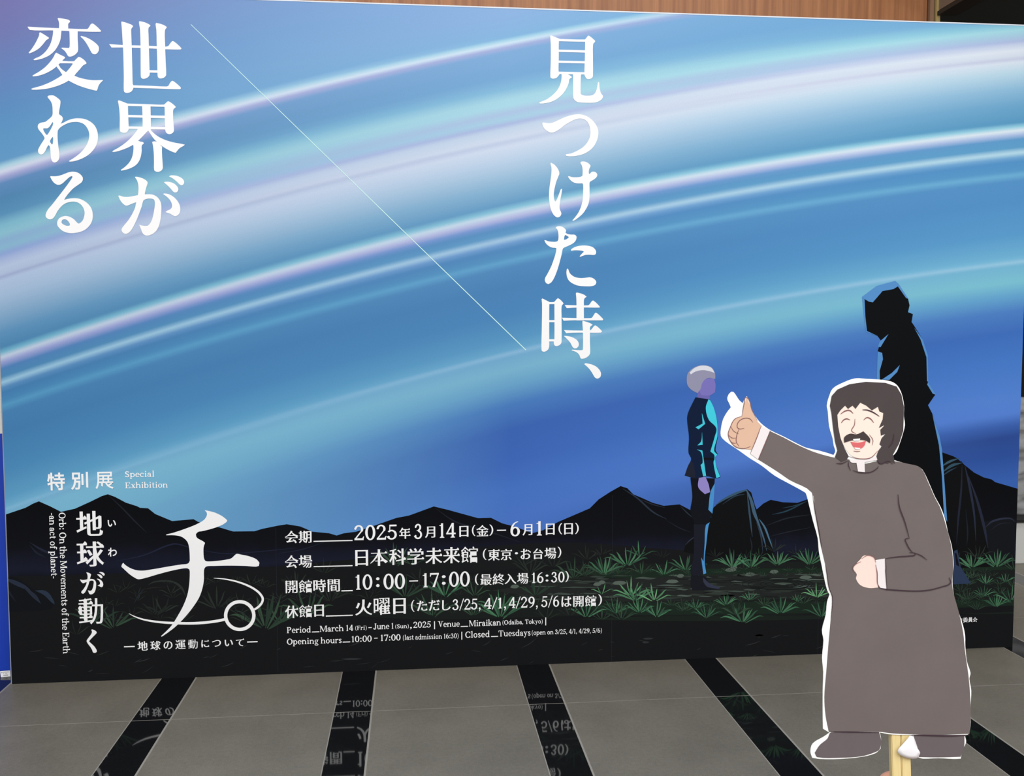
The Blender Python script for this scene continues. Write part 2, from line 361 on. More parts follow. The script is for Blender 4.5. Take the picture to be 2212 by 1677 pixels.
for q, c in (([(1545, 1092, .5), (1562, 1080, 4), (1590, 1066, 5), (1612, 1059, 3)], (58, 88, 112)), ([(1560, 1090, .5), (1588, 1072, 3), (1608, 1068, 1)], (40, 58, 74)),
             ([(1612, 1058, 2), (1622, 1080, 6), (1630, 1110, 7), (1638, 1130, 4), (1650, 1165, 3), (1656, 1190, .5)], (66, 96, 120)), ([(1614, 1066, 1), (1618, 1100, 4), (1622, 1135, 3), (1625, 1160, .5)], (54, 76, 98)),
             ([(1640, 1122, 1), (1652, 1140, 4), (1662, 1166, 3), (1672, 1192, .8)], (74, 112, 140)), ([(1634, 1128, 1), (1644, 1160, 3), (1648, 1196, .5)], (46, 60, 80)),
             ([(1480, 1178, .5), (1492, 1166, 2.5), (1508, 1156, .5)], (44, 52, 66)), ([(1620, 1160, .5), (1624, 1180, 2.5), (1622, 1200, .5)], (34, 40, 52)),
             ([(2034, 1008, 1), (2050, 998, 5), (2072, 990, 1)], (58, 88, 106)), ([(2036, 1020, 1), (2056, 1006, 6), (2078, 1000, 1)], (50, 82, 98)), ([(2036, 1028, 1), (2050, 1018, 3), (2066, 1010, .5)], (44, 66, 86)),
             ([(2078, 1006, 1), (2076, 1060, 4), (2070, 1120, 4), (2066, 1175, .5)], (34, 38, 54)), ([(2084, 1006, 1), (2094, 1050, 5), (2104, 1110, 4), (2108, 1170, .5)], (40, 46, 66)),
             ([(2092, 1030, 1), (2110, 1080, 5), (2126, 1140, 6), (2134, 1185, .8)], (38, 42, 60)), ([(2086, 1100, .5), (2090, 1150, 3), (2088, 1180, .5)], (30, 34, 46)),
             ([(2128, 1140, .5), (2145, 1126, 4), (2180, 1120, 3), (2194, 1128, .5)], (44, 48, 66)), ([(2140, 1145, .5), (2160, 1132, 2), (2185, 1130, .5)], (34, 37, 50)),
             ([(10, 1250, .5), (30, 1258, 9), (52, 1268, 8), (66, 1276, 1)], (40, 48, 64)), ([(50, 1268, .5), (74, 1288, 9), (88, 1304, 1)], (38, 45, 60)), ([(76, 1276, .5), (98, 1282, 10), (114, 1300, 6), (118, 1306, .5)], (42, 53, 70)), ([(2, 1254, .5), (20, 1280, 5), (34, 1300, .5)], (28, 33, 44)),
             ([(320, 1264, .5), (335, 1257, 3), (372, 1257, 4), (392, 1270, 5), (402, 1290, .5)], (44, 50, 46)), ([(290, 1304, .5), (300, 1286, 3), (312, 1272, .5)], (34, 42, 52)), ([(305, 1275, .5), (330, 1270, 2), (360, 1268, .5)], (40, 36, 36))):
    bs(q, c)
for i_, b_ in enumerate(BD): b_.build('boulder', panel, (5, 5, 5.2, 4.6, 5)[i_])
gd2.build('low_rock', panel, 5)

# printed grass tufts
gs = Print()
GREEN = {0: ((36, 42, 38), (42, 50, 44), (33, 38, 37)), 1: ((46, 66, 52), (54, 78, 60), (40, 58, 48)), 2: ((62, 104, 76), (74, 122, 90), (50, 84, 64)), 3: ((96, 152, 108), (112, 172, 122), (80, 128, 92))}
def blade(x, y, tx, ty, bend, w, c):
    mx, my = (x+tx)/2+bend*(ty-y)*-0.5, (y+ty)/2+abs(bend)*(-abs(tx-x))*0.45
    gs.stroke_px([(x, y, w*.35), ((x+mx)/2, (y+my)/2, w*.8), (mx, my, w), ((mx+tx)/2, (my+ty)/2-abs(tx-x)*.06, w*.7), (tx, ty, .3)], ink(c))
def tuft(x, y, h, tone, n=7, spread=1.0):
    for i in range(n):
        a = (i-(n-1)/2)/((n-1)/2) + random.uniform(-.12, .12)
        L = h*random.uniform(.72, 1.08)*(1-.28*abs(a))
        tx = x+a*h*.95*spread; ty = y-L*(1-.42*a*a)
        blade(x+a*h*.12, y-random.uniform(0, .12)*h, tx, ty, .25*a, h*random.uniform(.055, .09), random.choice(GREEN[tone]))
for t in ((202, 1350, 62, 1, 6), (246, 1358, 58, 1, 7), (336, 1330, 46, 0, 6), (352, 1326, 40, 0, 4), (469, 1316, 52, 0, 7), (573, 1362, 86, 1, 9), (528, 1345, 30, 0, 5), (392, 1346, 36, 0, 5), (165, 1372, 36, 0, 4),
          (640, 1268, 40, 0, 6), (714, 1300, 48, 0, 7), (664, 1330, 62, 1, 7), (606, 1345, 40, 1, 5), (700, 1240, 36, 0, 5), (854, 1224, 56, 1, 8), (890, 1222, 34, 1, 5), (905, 1256, 34, 0, 5), (961, 1290, 56, 2, 7), (875, 1292, 52, 1, 7), (935, 1335, 62, 1, 7),
          (1025, 1288, 36, 1, 6), (1080, 1338, 64, 2, 8), (1080, 1318, 48, 2, 5), (1022, 1330, 40, 1, 6), (1145, 1240, 46, 0, 7), (1130, 1222, 30, 0, 5), (1156, 1288, 42, 1, 7), (1195, 1226, 38, 0, 5), (1240, 1250, 50, 1, 8), (1310, 1246, 52, 1, 9),
          (1266, 1334, 46, 2, 7), (1300, 1340, 30, 1, 5), (980, 1268, 24, 1, 5), (1230, 1330, 34, 0, 6), (1180, 1338, 34, 0, 5),
          (1305, 1242, 46, 2, 7), (1355, 1224, 50, 2, 8), (1381, 1203, 36, 2, 5), (1386, 1240, 34, 1, 6), (1434, 1243, 34, 2, 7), (1481, 1232, 44, 2, 7), (1430, 1205, 22, 0, 5), (1268, 1210, 34, 0, 6), (1300, 1200, 26, 0, 5), (1262, 1246, 36, 1, 6),
          (1581, 1227, 42, 2, 11), (1623, 1227, 40, 2, 10), (1680, 1222, 40, 2, 10), (1749, 1222, 44, 2, 9), (1672, 1192, 30, 0, 6), (1720, 1200, 24, 0, 5), (1545, 1204, 22, 0, 5), (1640, 1205, 20, 1, 5), (1610, 1206, 20, 0, 5),
          (1363, 1290, 42, 3, 7), (1372, 1300, 46, 2, 8), (1413, 1300, 40, 3, 6), (1300, 1284, 26, 3, 4), (1330, 1326, 40, 2, 7), (1342, 1340, 38, 1, 7), (1381, 1324, 36, 2, 9), (1418, 1334, 40, 2, 9), (1450, 1310, 22, 1, 5), (1502, 1316, 28, 2, 8), (1526, 1336, 36, 2, 8), (1475, 1318, 24, 1, 6),
          (1568, 1308, 28, 2, 9), (1620, 1298, 24, 2, 8), (1604, 1348, 46, 2, 9), (1590, 1330, 36, 1, 8), (1686, 1326, 42, 2, 10), (1650, 1310, 26, 1, 7), (1722, 1300, 20, 2, 6), (1764, 1292, 34, 3, 7), (1775, 1335, 44, 2, 6), (1735, 1305, 26, 1, 6),
          (2062, 1226, 42, 0, 7), (2100, 1228, 42, 2, 11), (2152, 1226, 46, 2, 11), (2190, 1232, 34, 1, 6), (2112, 1206, 36, 0, 6), (2086, 1262, 24, 1, 8), (2130, 1262, 24, 2, 9), (2172, 1258, 24, 2, 8), (2090, 1298, 30, 1, 8), (2124, 1290, 28, 2, 8), (2152, 1312, 34, 2, 9), (2184, 1300, 38, 2, 7), (2110, 1318, 24, 1, 7), (2186, 1268, 20, 1, 6), (2075, 1280, 24, 1, 6), (2100, 1250, 22, 1, 8), (2160, 1285, 22, 1, 8)):
    tuft(*t[:3], t[3], t[4])
for i in range(90):          # low short grass along the path
    x = random.uniform(1290, 1780); y = random.choice((1236, 1240, 1304, 1316)) + random.uniform(-6, 8)
    tuft(x, y, random.uniform(9, 16), random.choice((0, 1, 1, 1)), 4)
for i in range(45):
    x = random.uniform(2070, 2192); y = random.uniform(1232, 1310)
    tuft(x, y, random.uniform(10, 18), random.choice((0, 1, 1)), 4)
for i in range(70):
    x = random.uniform(180, 1290); y = random.uniform(1262, 1345) - (x-180)*.02
    tuft(x, y, random.uniform(14, 30), 0, 4)
g_o = gs.build('grass_tufts', panel, 6); g_o['kind'] = 'stuff'

# plain stand-in figures of the drawing
fg = Print()
def z1(t): return zoomed(1440, 770, 180, 580, t)
fg.px(z1('165,845 335,850 330,940 318,1090 300,1140 295,1180 280,1300 270,1400 275,1515 180,1530 165,1500 188,1380 190,1170 165,1080 178,980'), ink((17, 19, 26)))
fg.px(z1('188,1170 270,1170 262,1300 258,1400 255,1518 182,1528 168,1500 188,1380'), ink((27, 29, 40)))
fg.px(z1('305,945 335,882 327,1000 318,1095 290,1068'), ink((75, 148, 210)))
fg.px(z1('272,1178 300,1155 290,1185 276,1300 264,1420 275,1510 255,1518 240,1400 256,1430 264,1300'), ink((75, 148, 210)))
fg.px(z1('170,1528 262,1530 300,1580 372,1608 372,1622 180,1630 166,1590'), ink((24, 25, 34)))
fg.px(z1('252,1540 300,1580 372,1608 365,1620 285,1605 258,1575'), ink((52, 56, 74)))
fg.px(z1('215,240 300,250 300,302 212,296'), ink((112, 106, 178)))
fg.px(z1('238,160 328,150 340,196 336,250 300,272 240,270 222,215'), ink((126, 118, 192)))
fg.px(z1('140,180 146,120 190,78 250,62 310,76 336,118 338,158 300,150 268,160 246,190 236,226 214,256 176,236 150,210'), ink((150, 150, 176)))
fg.px(z1('160,112 196,80 250,64 308,78 334,116 300,104 250,96 200,106 168,126'), ink((222, 224, 234)))
fg.px(z1('200,285 300,300 330,370 352,460 355,560 340,650 355,680 335,705 345,760 375,840 345,850 280,835 205,850 125,830 150,760 170,715 152,670 155,560 142,440 150,390'), ink((14, 30, 58)))
fg.px(z1('125,830 150,760 172,722 190,760 200,848'), ink((30, 34, 50)))
fg.px(z1('290,300 302,306 332,372 352,470 352,560 330,655 352,684 334,704 346,770 372,838 346,848 326,744 332,690 304,662 334,560 345,500 292,440 272,360'), ink((70, 212, 232)))
fg.px(z1('245,395 268,470 222,508 200,495 250,468'), ink((70, 205, 226)))
fg.px(z1('246,526 250,616 214,620 240,590'), ink((70, 205, 226)))
fg.px(z1('210,648 248,656 274,832 254,836 236,756 250,740 240,670'), ink((70, 205, 226)))
fg.px(z1('258,704 332,708 332,724 258,722'), ink((16, 18, 24)))
fg.px(z1('224,846 270,840 292,892 302,945 266,960 220,912'), ink((150, 138, 206)))
f1o = fg.build('standing_figure', panel, 8, 'printed plain figure in navy and teal')

hf = Print()
def z2(t): return zoomed(1830, 590, 300, 709, t)
hf.px(z2('75,122 150,66 245,40 265,60 310,130 318,165 310,200 335,210 328,250 345,275 385,340 410,420 412,555 450,620 412,675 435,720 470,830 482,900 492,1040 505,1180 520,1300 560,1410 575,1500 632,1585 540,1590 300,1500 200,1400 150,700 150,560 155,400 172,345 155,322 95,300 85,220'), ink((9, 11, 15)), smooth=False)
for q in ('75,122 150,66 245,40 268,64 312,132 300,128 258,68 236,82 180,92 130,150 110,146 86,132', '75,122 88,135 92,220 100,296 156,322 95,300 85,220',
          '342,280 385,340 411,420 413,555 407,552 404,430 374,340', '412,556 452,622 436,616 408,570', '434,720 470,830 483,900 494,1040 510,1270 494,1240 483,1040 468,880',
          '155,400 178,408 182,440 165,500 166,545 150,545', '210,312 170,378 155,378 165,350', '268,470 255,505 215,545 175,545 228,510'):
    hf.px(z2(q), ink((88, 146, 206)), smooth=False)
hf.px(z2('545,1420 562,1412 578,1500 632,1585 540,1590 535,1500'), ink((46, 60, 88)), smooth=False)
hf.px(z2('548,1428 558,1432 572,1500 556,1490'), ink((16, 18, 26)), smooth=False)
hf.build('hooded_figure', panel, 8, 'printed plain figure in a black hooded cloak')

# ------------------------------------------------------------------ lettering
WHITE = mat('lettering_white', (252, 252, 253), 0.6, 0.25)
def glyph_px(pr, ox, oy, size, crop, shapes, smooth=True):
    for s in shapes:
        loops = [zoomed(ox, oy, size, crop, t) for t in s.split('|')]
        pr.px(loops[0], WHITE, smooth, loops[1:])

SE = ['345,118 360,110 470,142 560,178 585,203 572,226 548,262 550,400 560,700 570,1100 577,1360 590,1392 590,1444 578,1480 550,1518 500,1542 450,1547 412,1530 397,1490 397,1200 385,700 375,540 358,260',
 '100,563 370,582 730,592 1060,606 1240,614 1290,602 1330,550 1370,503 1400,508 1480,570 1550,640 1558,655 1538,672 1250,668 1050,658 700,642 380,632 152,633',
 '703,120 715,102 800,120 880,152 930,185 932,198 895,242 897,400 905,700 915,1080 917,1180 890,1225 830,1258 780,1262 748,1240 738,1200 735,700 730,420 722,260',
 '1037,158 1050,138 1130,155 1210,185 1265,222 1225,295 1230,600 1240,900 1250,1180 1230,1220 1180,1250 1120,1255 1090,1235 1078,1200 1070,900 1060,560 1052,280',
 '895,1088 1090,1092 1090,1142 895,1138', '560,1392 900,1402 1255,1417 1295,1400 1330,1340 1365,1302 1395,1310 1480,1375 1545,1440 1548,1455 1520,1473 1100,1460 570,1443']
KAI = ['277,175 295,157 350,175 480,228 485,400 495,690 498,730 480,775 450,805 400,815 345,800 318,770 316,500 305,330 290,230',
 '430,222 900,236 1200,244 1240,215 1280,180 1310,182 1380,230 1440,285 1440,300 1395,345 1392,500 1400,650 1405,770 1380,815 1320,840 1270,825 1240,790 1228,690 1222,500 1218,290 700,278 430,270',
 '765,260 935,260 940,500 945,745 885,770 770,770 776,600', '470,452 1240,468 1240,520 470,500', '480,682 1240,698 1240,746 480,732',
 '680,735 940,735 885,772 790,870 700,960 620,1030 500,1100 380,1150 250,1190 180,1198 165,1188 185,1170 300,1105 440,1005 560,890 640,795',
 '930,740 960,780 1080,880 1230,955 1400,1005 1560,1035 1625,1050 1600,1075 1530,1115 1480,1165 1445,1212 1400,1205 1280,1150 1190,1095 1100,1030 1000,930 930,830 885,760',
 '690,975 730,988 785,1000 803,1025 760,1070 757,1180 740,1290 700,1390 630,1470 520,1530 420,1560 345,1575 335,1560 430,1490 520,1390 570,1280 590,1160 590,1070 575,1045 620,990',
 '968,998 980,988 1050,990 1170,1095 1165,1150 1170,1300 1182,1480 1180,1530 1150,1575 1090,1598 1040,1590 1008,1560 1005,1400 1000,1220 985,1080']
GA = ['205,725 225,715 310,742 420,745 540,725 640,705 780,692 880,690 960,705 1040,755 1095,830 1120,920 1120,1080 1105,1220 1075,1350 1020,1460 950,1525 870,1563 810,1570 760,1555 720,1515 695,1450 650,1340 720,1358 820,1362 860,1335 910,1260 945,1150 970,1020 985,900 978,830 950,795 880,783 800,790 760,808 700,820 580,862 500,890 410,928 370,932 320,905 260,840 225,775',
 '558,325 580,315 680,335 770,375 825,425 828,460 800,550 775,650 768,700 760,780 730,850 700,960 650,1100 590,1250 520,1390 460,1480 400,1525 350,1532 300,1505 275,1460 280,1420 330,1350 420,1240 500,1110 560,980 582,880 600,780 625,690 635,560 625,460 600,390',
 '1158,685 1180,673 1270,685 1360,730 1440,800 1500,890 1525,980 1518,1070 1480,1130 1420,1158 1370,1140 1310,1105 1240,1082 1210,1075 1230,1050 1310,1010 1345,965 1345,900 1310,820 1240,745',
 '1180,440 1190,425 1280,425 1370,450 1440,500 1480,560 1480,610 1450,645 1410,652 1370,630 1320,570 1250,500', '1288,315 1310,292 1400,288 1490,310 1560,350 1605,405 1605,455 1580,490 1545,497 1505,475 1450,420 1360,350']
HEN = ['697,100 710,85 820,100 915,122 948,148 940,170 912,200 910,270 910,320 722,320 725,260 725,190 710,130',
 '90,265 105,260 350,275 720,290 930,297 1285,307 1320,280 1360,215 1390,195 1420,205 1510,280 1572,345 1555,362 1100,355 600,335 145,326',
 '605,320 775,320 765,430 750,530 710,630 640,740 540,830 420,890 300,925 230,935 210,925 230,905 340,855 440,775 530,650 580,520 603,390',
 '930,330 1100,335 1100,500 1110,720 1090,780 1030,835 960,862 915,857 890,825 870,790 830,740 765,690 790,682 920,690 938,660 935,400',
 '328,385 345,372 420,415 520,480 520,500 470,530 410,605 330,690 230,755 130,795 112,785 180,700 250,590 300,490 325,430',
 '1155,460 1170,445 1260,470 1370,525 1460,590 1515,650 1528,710 1510,770 1470,810 1430,815 1385,790 1340,710 1290,620 1220,520',
 '650,800 670,783 750,825 840,870 845,890 800,935 740,1000 660,1075 560,1145 430,1210 300,1250 205,1262 187,1250 210,1232 330,1160 450,1070 560,950 620,860',
 '760,945 1020,955 1060,920 1115,868 1150,875 1230,930 1275,985 1275,1005 1210,1040 1150,1110 1070,1200 1035,1245 950,1320 860,1380 700,1450 500,1505 300,1528 185,1528 162,1513 190,1500 380,1445 560,1370 720,1280 800,1225 880,1160 950,1080 1000,1010 990,1000 720,998',
 '690,1030 720,1035 760,1095 850,1165 950,1215 1040,1250 1130,1285 1250,1315 1380,1335 1500,1337 1605,1332 1608,1345 1560,1390 1520,1450 1495,1530 1480,1548 1430,1540 1280,1500 1130,1450 1000,1390 920,1345 860,1290 800,1240 740,1150 680,1065']
WA = ['420,97 440,72 500,62 560,68 640,120 690,165 700,200 690,300 672,400 672,462 720,500 748,540 745,590 705,665 770,640 850,598 960,562 1080,550 1220,568 1340,625 1430,710 1485,830 1500,950 1480,1080 1420,1200 1300,1325 1150,1412 1000,1462 895,1475 878,1460 1000,1385 1130,1280 1230,1160 1290,1040 1312,930 1300,830 1250,730 1180,665 1080,632 980,630 880,648 780,692 690,752 650,800 640,850 640,980 655,1150 675,1300 675,1390 650,1450 600,1488 550,1488 515,1450 495,1380 485,1250 470,1150 450,1125 430,1140 375,1250 335,1305 290,1322 250,1308 225,1270 225,1215 280,1110 350,1000 360,965 300,870 235,790 215,730 228,680 270,648 370,628 400,610 500,525 528,480 532,400 525,280 495,195|330,772 350,765 425,762 470,725 530,632 545,650 530,710 430,890 405,905 385,885 345,820|535,945 543,980 535,1090 520,1108 500,1090 478,1045 490,1005']
RU = ['298,285 310,270 430,272 540,250 640,212 730,180 820,168 910,185 985,230 1035,295 1040,350 1015,405 960,450 880,505 800,570 710,670 650,750 618,808 700,785 820,770 950,780 1060,825 1160,900 1235,1005 1265,1130 1255,1260 1205,1370 1110,1470 990,1530 850,1558 720,1558 600,1520 510,1450 462,1375 462,1300 500,1230 570,1188 660,1172 750,1195 830,1240 890,1300 930,1342 970,1335 1030,1280 1065,1200 1080,1100 1060,1010 1010,930 930,870 830,847 730,860 640,890 550,960 470,1060 420,1150 370,1220 310,1250 255,1240 205,1195 198,1140 240,1040 340,920 480,740 620,560 730,410 790,320 805,285 790,268 740,290 650,370 570,440 490,468 420,445 360,390|558,1310 575,1265 625,1248 680,1265 730,1320 748,1365 735,1392 680,1395 610,1370 570,1340']
MI = ['350,135 370,122 450,155 575,205 548,260 545,600 540,940 560,1000 535,1040 490,1085 420,1103 370,1090 353,1055 362,700 362,350',
 '540,203 1130,215 1160,190 1205,132 1225,130 1290,175 1365,245 1365,265 1322,325 1318,600 1318,1040 1295,1085 1240,1112 1180,1105 1145,1060 1125,1010 1135,600 1140,268 540,255',
 '530,445 1150,460 1150,513 530,497', '530,692 1150,708 1150,760 530,745', '530,943 1150,958 1150,1010 530,998',
 '605,980 740,1000 835,1060 838,1078 785,1115 770,1200 720,1320 640,1440 520,1550 390,1620 250,1657 120,1665 97,1650 130,1630 280,1565 420,1460 530,1330 590,1190 608,1060',
 '860,980 1060,980 1045,1040 1040,1430 1060,1465 1120,1485 1220,1488 1310,1475 1370,1420 1405,1330 1430,1190 1445,1178 1458,1195 1470,1330 1500,1430 1543,1495 1535,1540 1490,1590 1400,1635 1290,1650 1120,1648 980,1635 910,1595 875,1540 868,1480 868,1040']
TSU = ['170,700 190,678 250,688 340,697 430,675 560,615 700,555 850,510 1000,495 1120,515 1240,575 1350,680 1420,800 1440,920 1420,1050 1350,1200 1240,1315 1110,1390 960,1432 820,1445 720,1437 695,1415 710,1400 820,1380 960,1320 1090,1240 1190,1130 1245,1010 1260,880 1240,760 1195,670 1120,610 1030,592 920,610 800,665 670,745 550,840 460,890 380,912 310,890 240,840 190,775']
KE = ['302,345 320,335 390,375 450,440 490,510 505,580 480,650 440,750 405,880 382,1010 382,1110 395,1185 415,1212 440,1180 490,1060 530,950 550,922 567,935 555,1030 530,1160 510,1300 515,1390 545,1455 548,1500 520,1550 470,1572 420,1555 360,1490 310,1380 280,1230 270,1060 280,900 305,720 325,560 325,450',
 '980,335 1000,310 1060,305 1130,325 1190,370 1210,410 1180,480 1172,570 1190,590 1240,540 1290,535 1340,560 1363,605 1345,660 1290,710 1215,755 1190,780 1188,900 1188,1100 1170,1240 1120,1360 1040,1480 930,1580 830,1645 797,1640 850,1580 930,1470 990,1340 1030,1180 1042,1000 1042,830 1025,800 900,800 810,770 740,710 700,650 715,635 790,658 900,662 990,650 1028,625 1032,520 1020,420']
TA = ['470,185 500,155 570,145 640,168 690,210 710,250 695,290 740,320 820,335 900,338 940,370 945,420 915,490 850,545 750,595 660,635 632,670 615,760 580,900 530,1080 470,1250 410,1370 360,1430 305,1458 260,1435 230,1380 235,1320 290,1220 370,1060 440,870 480,730 490,650 470,638 390,630 310,590 250,530 218,465 235,460 300,485 400,498 490,495 525,470 538,390 530,280 505,215|680,355 700,348 770,390 765,405 710,445 662,455 668,400',
 '815,685 830,665 900,622 1000,592 1120,582 1240,595 1320,625 1370,675 1390,730 1380,775 1345,797 1250,793 1150,797 1080,820 1030,840 1015,828 1050,785 1110,725 1090,708 1010,695 910,692 830,702',
 '735,1105 755,1115 790,1200 840,1255 920,1300 1040,1320 1160,1312 1250,1303 1330,1330 1385,1385 1393,1430 1365,1475 1290,1503 1160,1507 1000,1495 880,1455 790,1395 740,1320 718,1220 722,1140']
TOKI = ['155,275 175,262 240,295 335,343 330,400 328,800 328,1240 325,1360 300,1420 240,1463 185,1465 153,1430 160,900 165,400',
 '300,343 430,343 460,320 510,265 535,260 600,310 655,375 610,440 608,700 608,1240 590,1290 540,1330 480,1340 445,1320 430,1250 445,1190 445,390 300,392', '310,752 460,752 460,800 310,800', '310,1185 460,1185 460,1237 310,1237',
 '930,145 950,127 1030,145 1120,180 1175,222 1120,275 1113,420 1113,760 945,760 945,420 940,250',
 '677,410 930,417 1205,417 1245,390 1290,325 1320,308 1380,350 1470,445 1475,460 1455,470 1100,467 900,472 725,482', '615,698 930,706 1265,707 1300,690 1360,600 1385,583 1440,620 1545,725 1550,740 1530,757 900,757 655,768',
 '1078,785 1090,770 1170,790 1260,825 1310,858 1255,910 1250,1000 1250,1250 1255,1490 1230,1550 1160,1605 1090,1628 1050,1628 1030,1600 1010,1545 960,1490 900,1460 835,1438 845,1420 950,1430 1070,1432 1090,1410 1090,1000',
 '662,978 900,987 1250,985 1280,965 1340,890 1370,870 1430,910 1520,1000 1520,1015 1490,1037 1100,1037 850,1040 710,1048', '662,1115 680,1108 790,1122 890,1160 965,1215 998,1290 985,1350 945,1387 900,1392 860,1365 800,1260 730,1180']
TEN = ['595,880 630,840 720,845 900,890 1070,970 1190,1080 1255,1190 1270,1280 1245,1380 1180,1440 1110,1455 1040,1425 980,1350 900,1210 800,1070 690,960']
CHI = ['948,62 985,68 1060,88 1130,122 1180,160 1190,173 1175,192 1120,225 1020,260 920,285 880,292 855,315 860,345 880,365 930,392 952,410 938,450 935,500 940,570 955,600 985,608 1080,602 1180,588 1230,575 1270,540 1290,527 1340,535 1430,555 1500,585 1532,622 1525,655 1490,663 1380,655 1200,652 1060,655 970,660 945,685 940,730 940,800 925,890 890,990 820,1100 730,1210 640,1300 550,1370 490,1410 484,1402 540,1350 600,1285 660,1190 720,1080 765,960 785,840 790,720 785,692 760,680 700,685 580,710 430,750 330,780 250,797 220,790 150,745 90,690 62,665 65,645 80,622 110,650 160,680 220,700 290,705 400,690 560,662 700,640 765,632 787,608 790,580 785,480 770,410 740,370 690,340 620,328 538,328 540,320 620,300 740,260 860,212 940,165 970,120 970,88']
KU = ['420,1098 432,1083 480,1098 520,1125 535,1150 525,1172 470,1228 400,1300 372,1335 380,1350 430,1395 490,1455 525,1510 535,1545 525,1572 490,1585 455,1572 440,1530 400,1460 350,1395 322,1345 322,1320 350,1275 400,1210 428,1160 432,1130']

for name, parts in (('slogan_lettering', ((SE, 225, 35, 180), (KAI, 225, 200, 180), (GA, 235, 350, 170))), ('slogan_lettering', ((HEN, 50, 30, 180), (WA, 60, 200, 170), (RU, 80, 355, 160))),
                    ('slogan_lettering', ((MI, 1155, 65, 160), (TSU, 1155, 200, 160), (KE, 1160, 320, 160), (TA, 1155, 475, 160), (TOKI, 1155, 620, 160), (TEN, 1230, 740, 90)))):
    p = Print()
    for shapes, ox, oy, s in parts: glyph_px(p, ox, oy, s, 1677, shapes)
    p.build(name, panel, 9)
p = Print()
p.px([(411.5, 53), (413.2, 53), (1136.8, 756), (1135.6, 757.4)], mat('diagonal_line_pale', (208, 246, 240), 0.6, 0.25), smooth=False)
p.build('diagonal_line', panel, 9)

# the exhibition's title sign with its orbit and small ring
lg = Print(); glyph_px(lg, 250, 1090, 340, 1677, CHI)
def lpx(x, y): return (250+x*340/1677, 1090+y*340/1677)
K = 340/1677
lg.stroke_px([(*lpx(x, y), w*K) for x, y, w in ((1045, 785, 3), (1160, 795, 12), (1290, 822, 17), (1420, 870, 21), (1510, 925, 23), (1558, 980, 24), (1567, 1015, 24), (1553, 1055, 24), (1520, 1092, 23), (1478, 1120, 22))], WHITE)
lg.stroke_px([(*lpx(x, y), w*K) for x, y, w in ((140, 1162, 3), (200, 1193, 11), (300, 1227, 17), (450, 1252, 22), (600, 1263, 25), (800, 1267, 27), (950, 1259, 28), (1080, 1242, 29), (1175, 1222, 29))], WHITE)
ring = lambda r: [lpx(1322+r*math.cos(a*math.pi/30), 1184+r*.985*math.sin(a*math.pi/30)) for a in range(60)]
lg.px(ring(168), WHITE, False, (ring(132),))
lg.build('title_logo', panel, 9)

# ---- Japanese text set from Blender's built-in font, its outline given Mincho contrast
_cache = {}
def font_loops(ch):
    if ch in _cache: return _cache[ch]
    c = bpy.data.curves.new('glyph', 'FONT'); c.body = ch; c.size = 1.0
    o = bpy.data.objects.new('glyph', c); col.objects.link(o)
    dg = bpy.context.evaluated_depsgraph_get(); dg.update()
    cv = o.evaluated_get(dg).to_curve(dg)
    loops = []
    for s in cv.splines:
        bp = s.bezier_points; n = len(bp); out = []
        for i in range(n):
            a, b = bp[i], bp[(i+1) % n]
            p0, p1, p2, p3 = (v.to_2d() for v in (a.co, a.handle_right, b.handle_left, b.co))
            L = (p3-p0).length
            if L < 1e-6: continue
            d = (p3-p0)/L
            dev = max(abs(d.cross(p1-p0)), abs(d.cross(p2-p0)))
            steps = 1 if dev < 0.004 else 5
            for k in range(steps):
                t = k/steps; u = 1-t
                out.append(p0*u**3+p1*3*u*u*t+p2*3*u*t*t+p3*t**3)
        loops.append(out)
    o.evaluated_get(dg).to_curve_clear()
    bpy.data.objects.remove(o); bpy.data.curves.remove(c)
    _cache[ch] = loops
    return loops
def area2(lp): return sum(lp[i-1].cross(lp[i]) for i in range(len(lp)))/2
def inside(p, lp):
    c = False
    for i in range(len(lp)):
        a, b = lp[i-1], lp[i]
        if (a.y > p.y) != (b.y > p.y) and p.x < (b.x-a.x)*(p.y-a.y)/(b.y-a.y)+a.x: c = not c
    return c
def nest(g):
    """outer outlines, each with the holes that lie in it"""
    if len(g) == 1: return [g]
    depth = [sum(inside(lp[0], o) for o in g if o is not lp) for lp in g]
    out = []
    for lp, d in zip(g, depth):
        if d % 2: continue
        out.append([lp]+[h for h, e in zip(g, depth) if e == d+1 and inside(h[0], lp)])
    return out
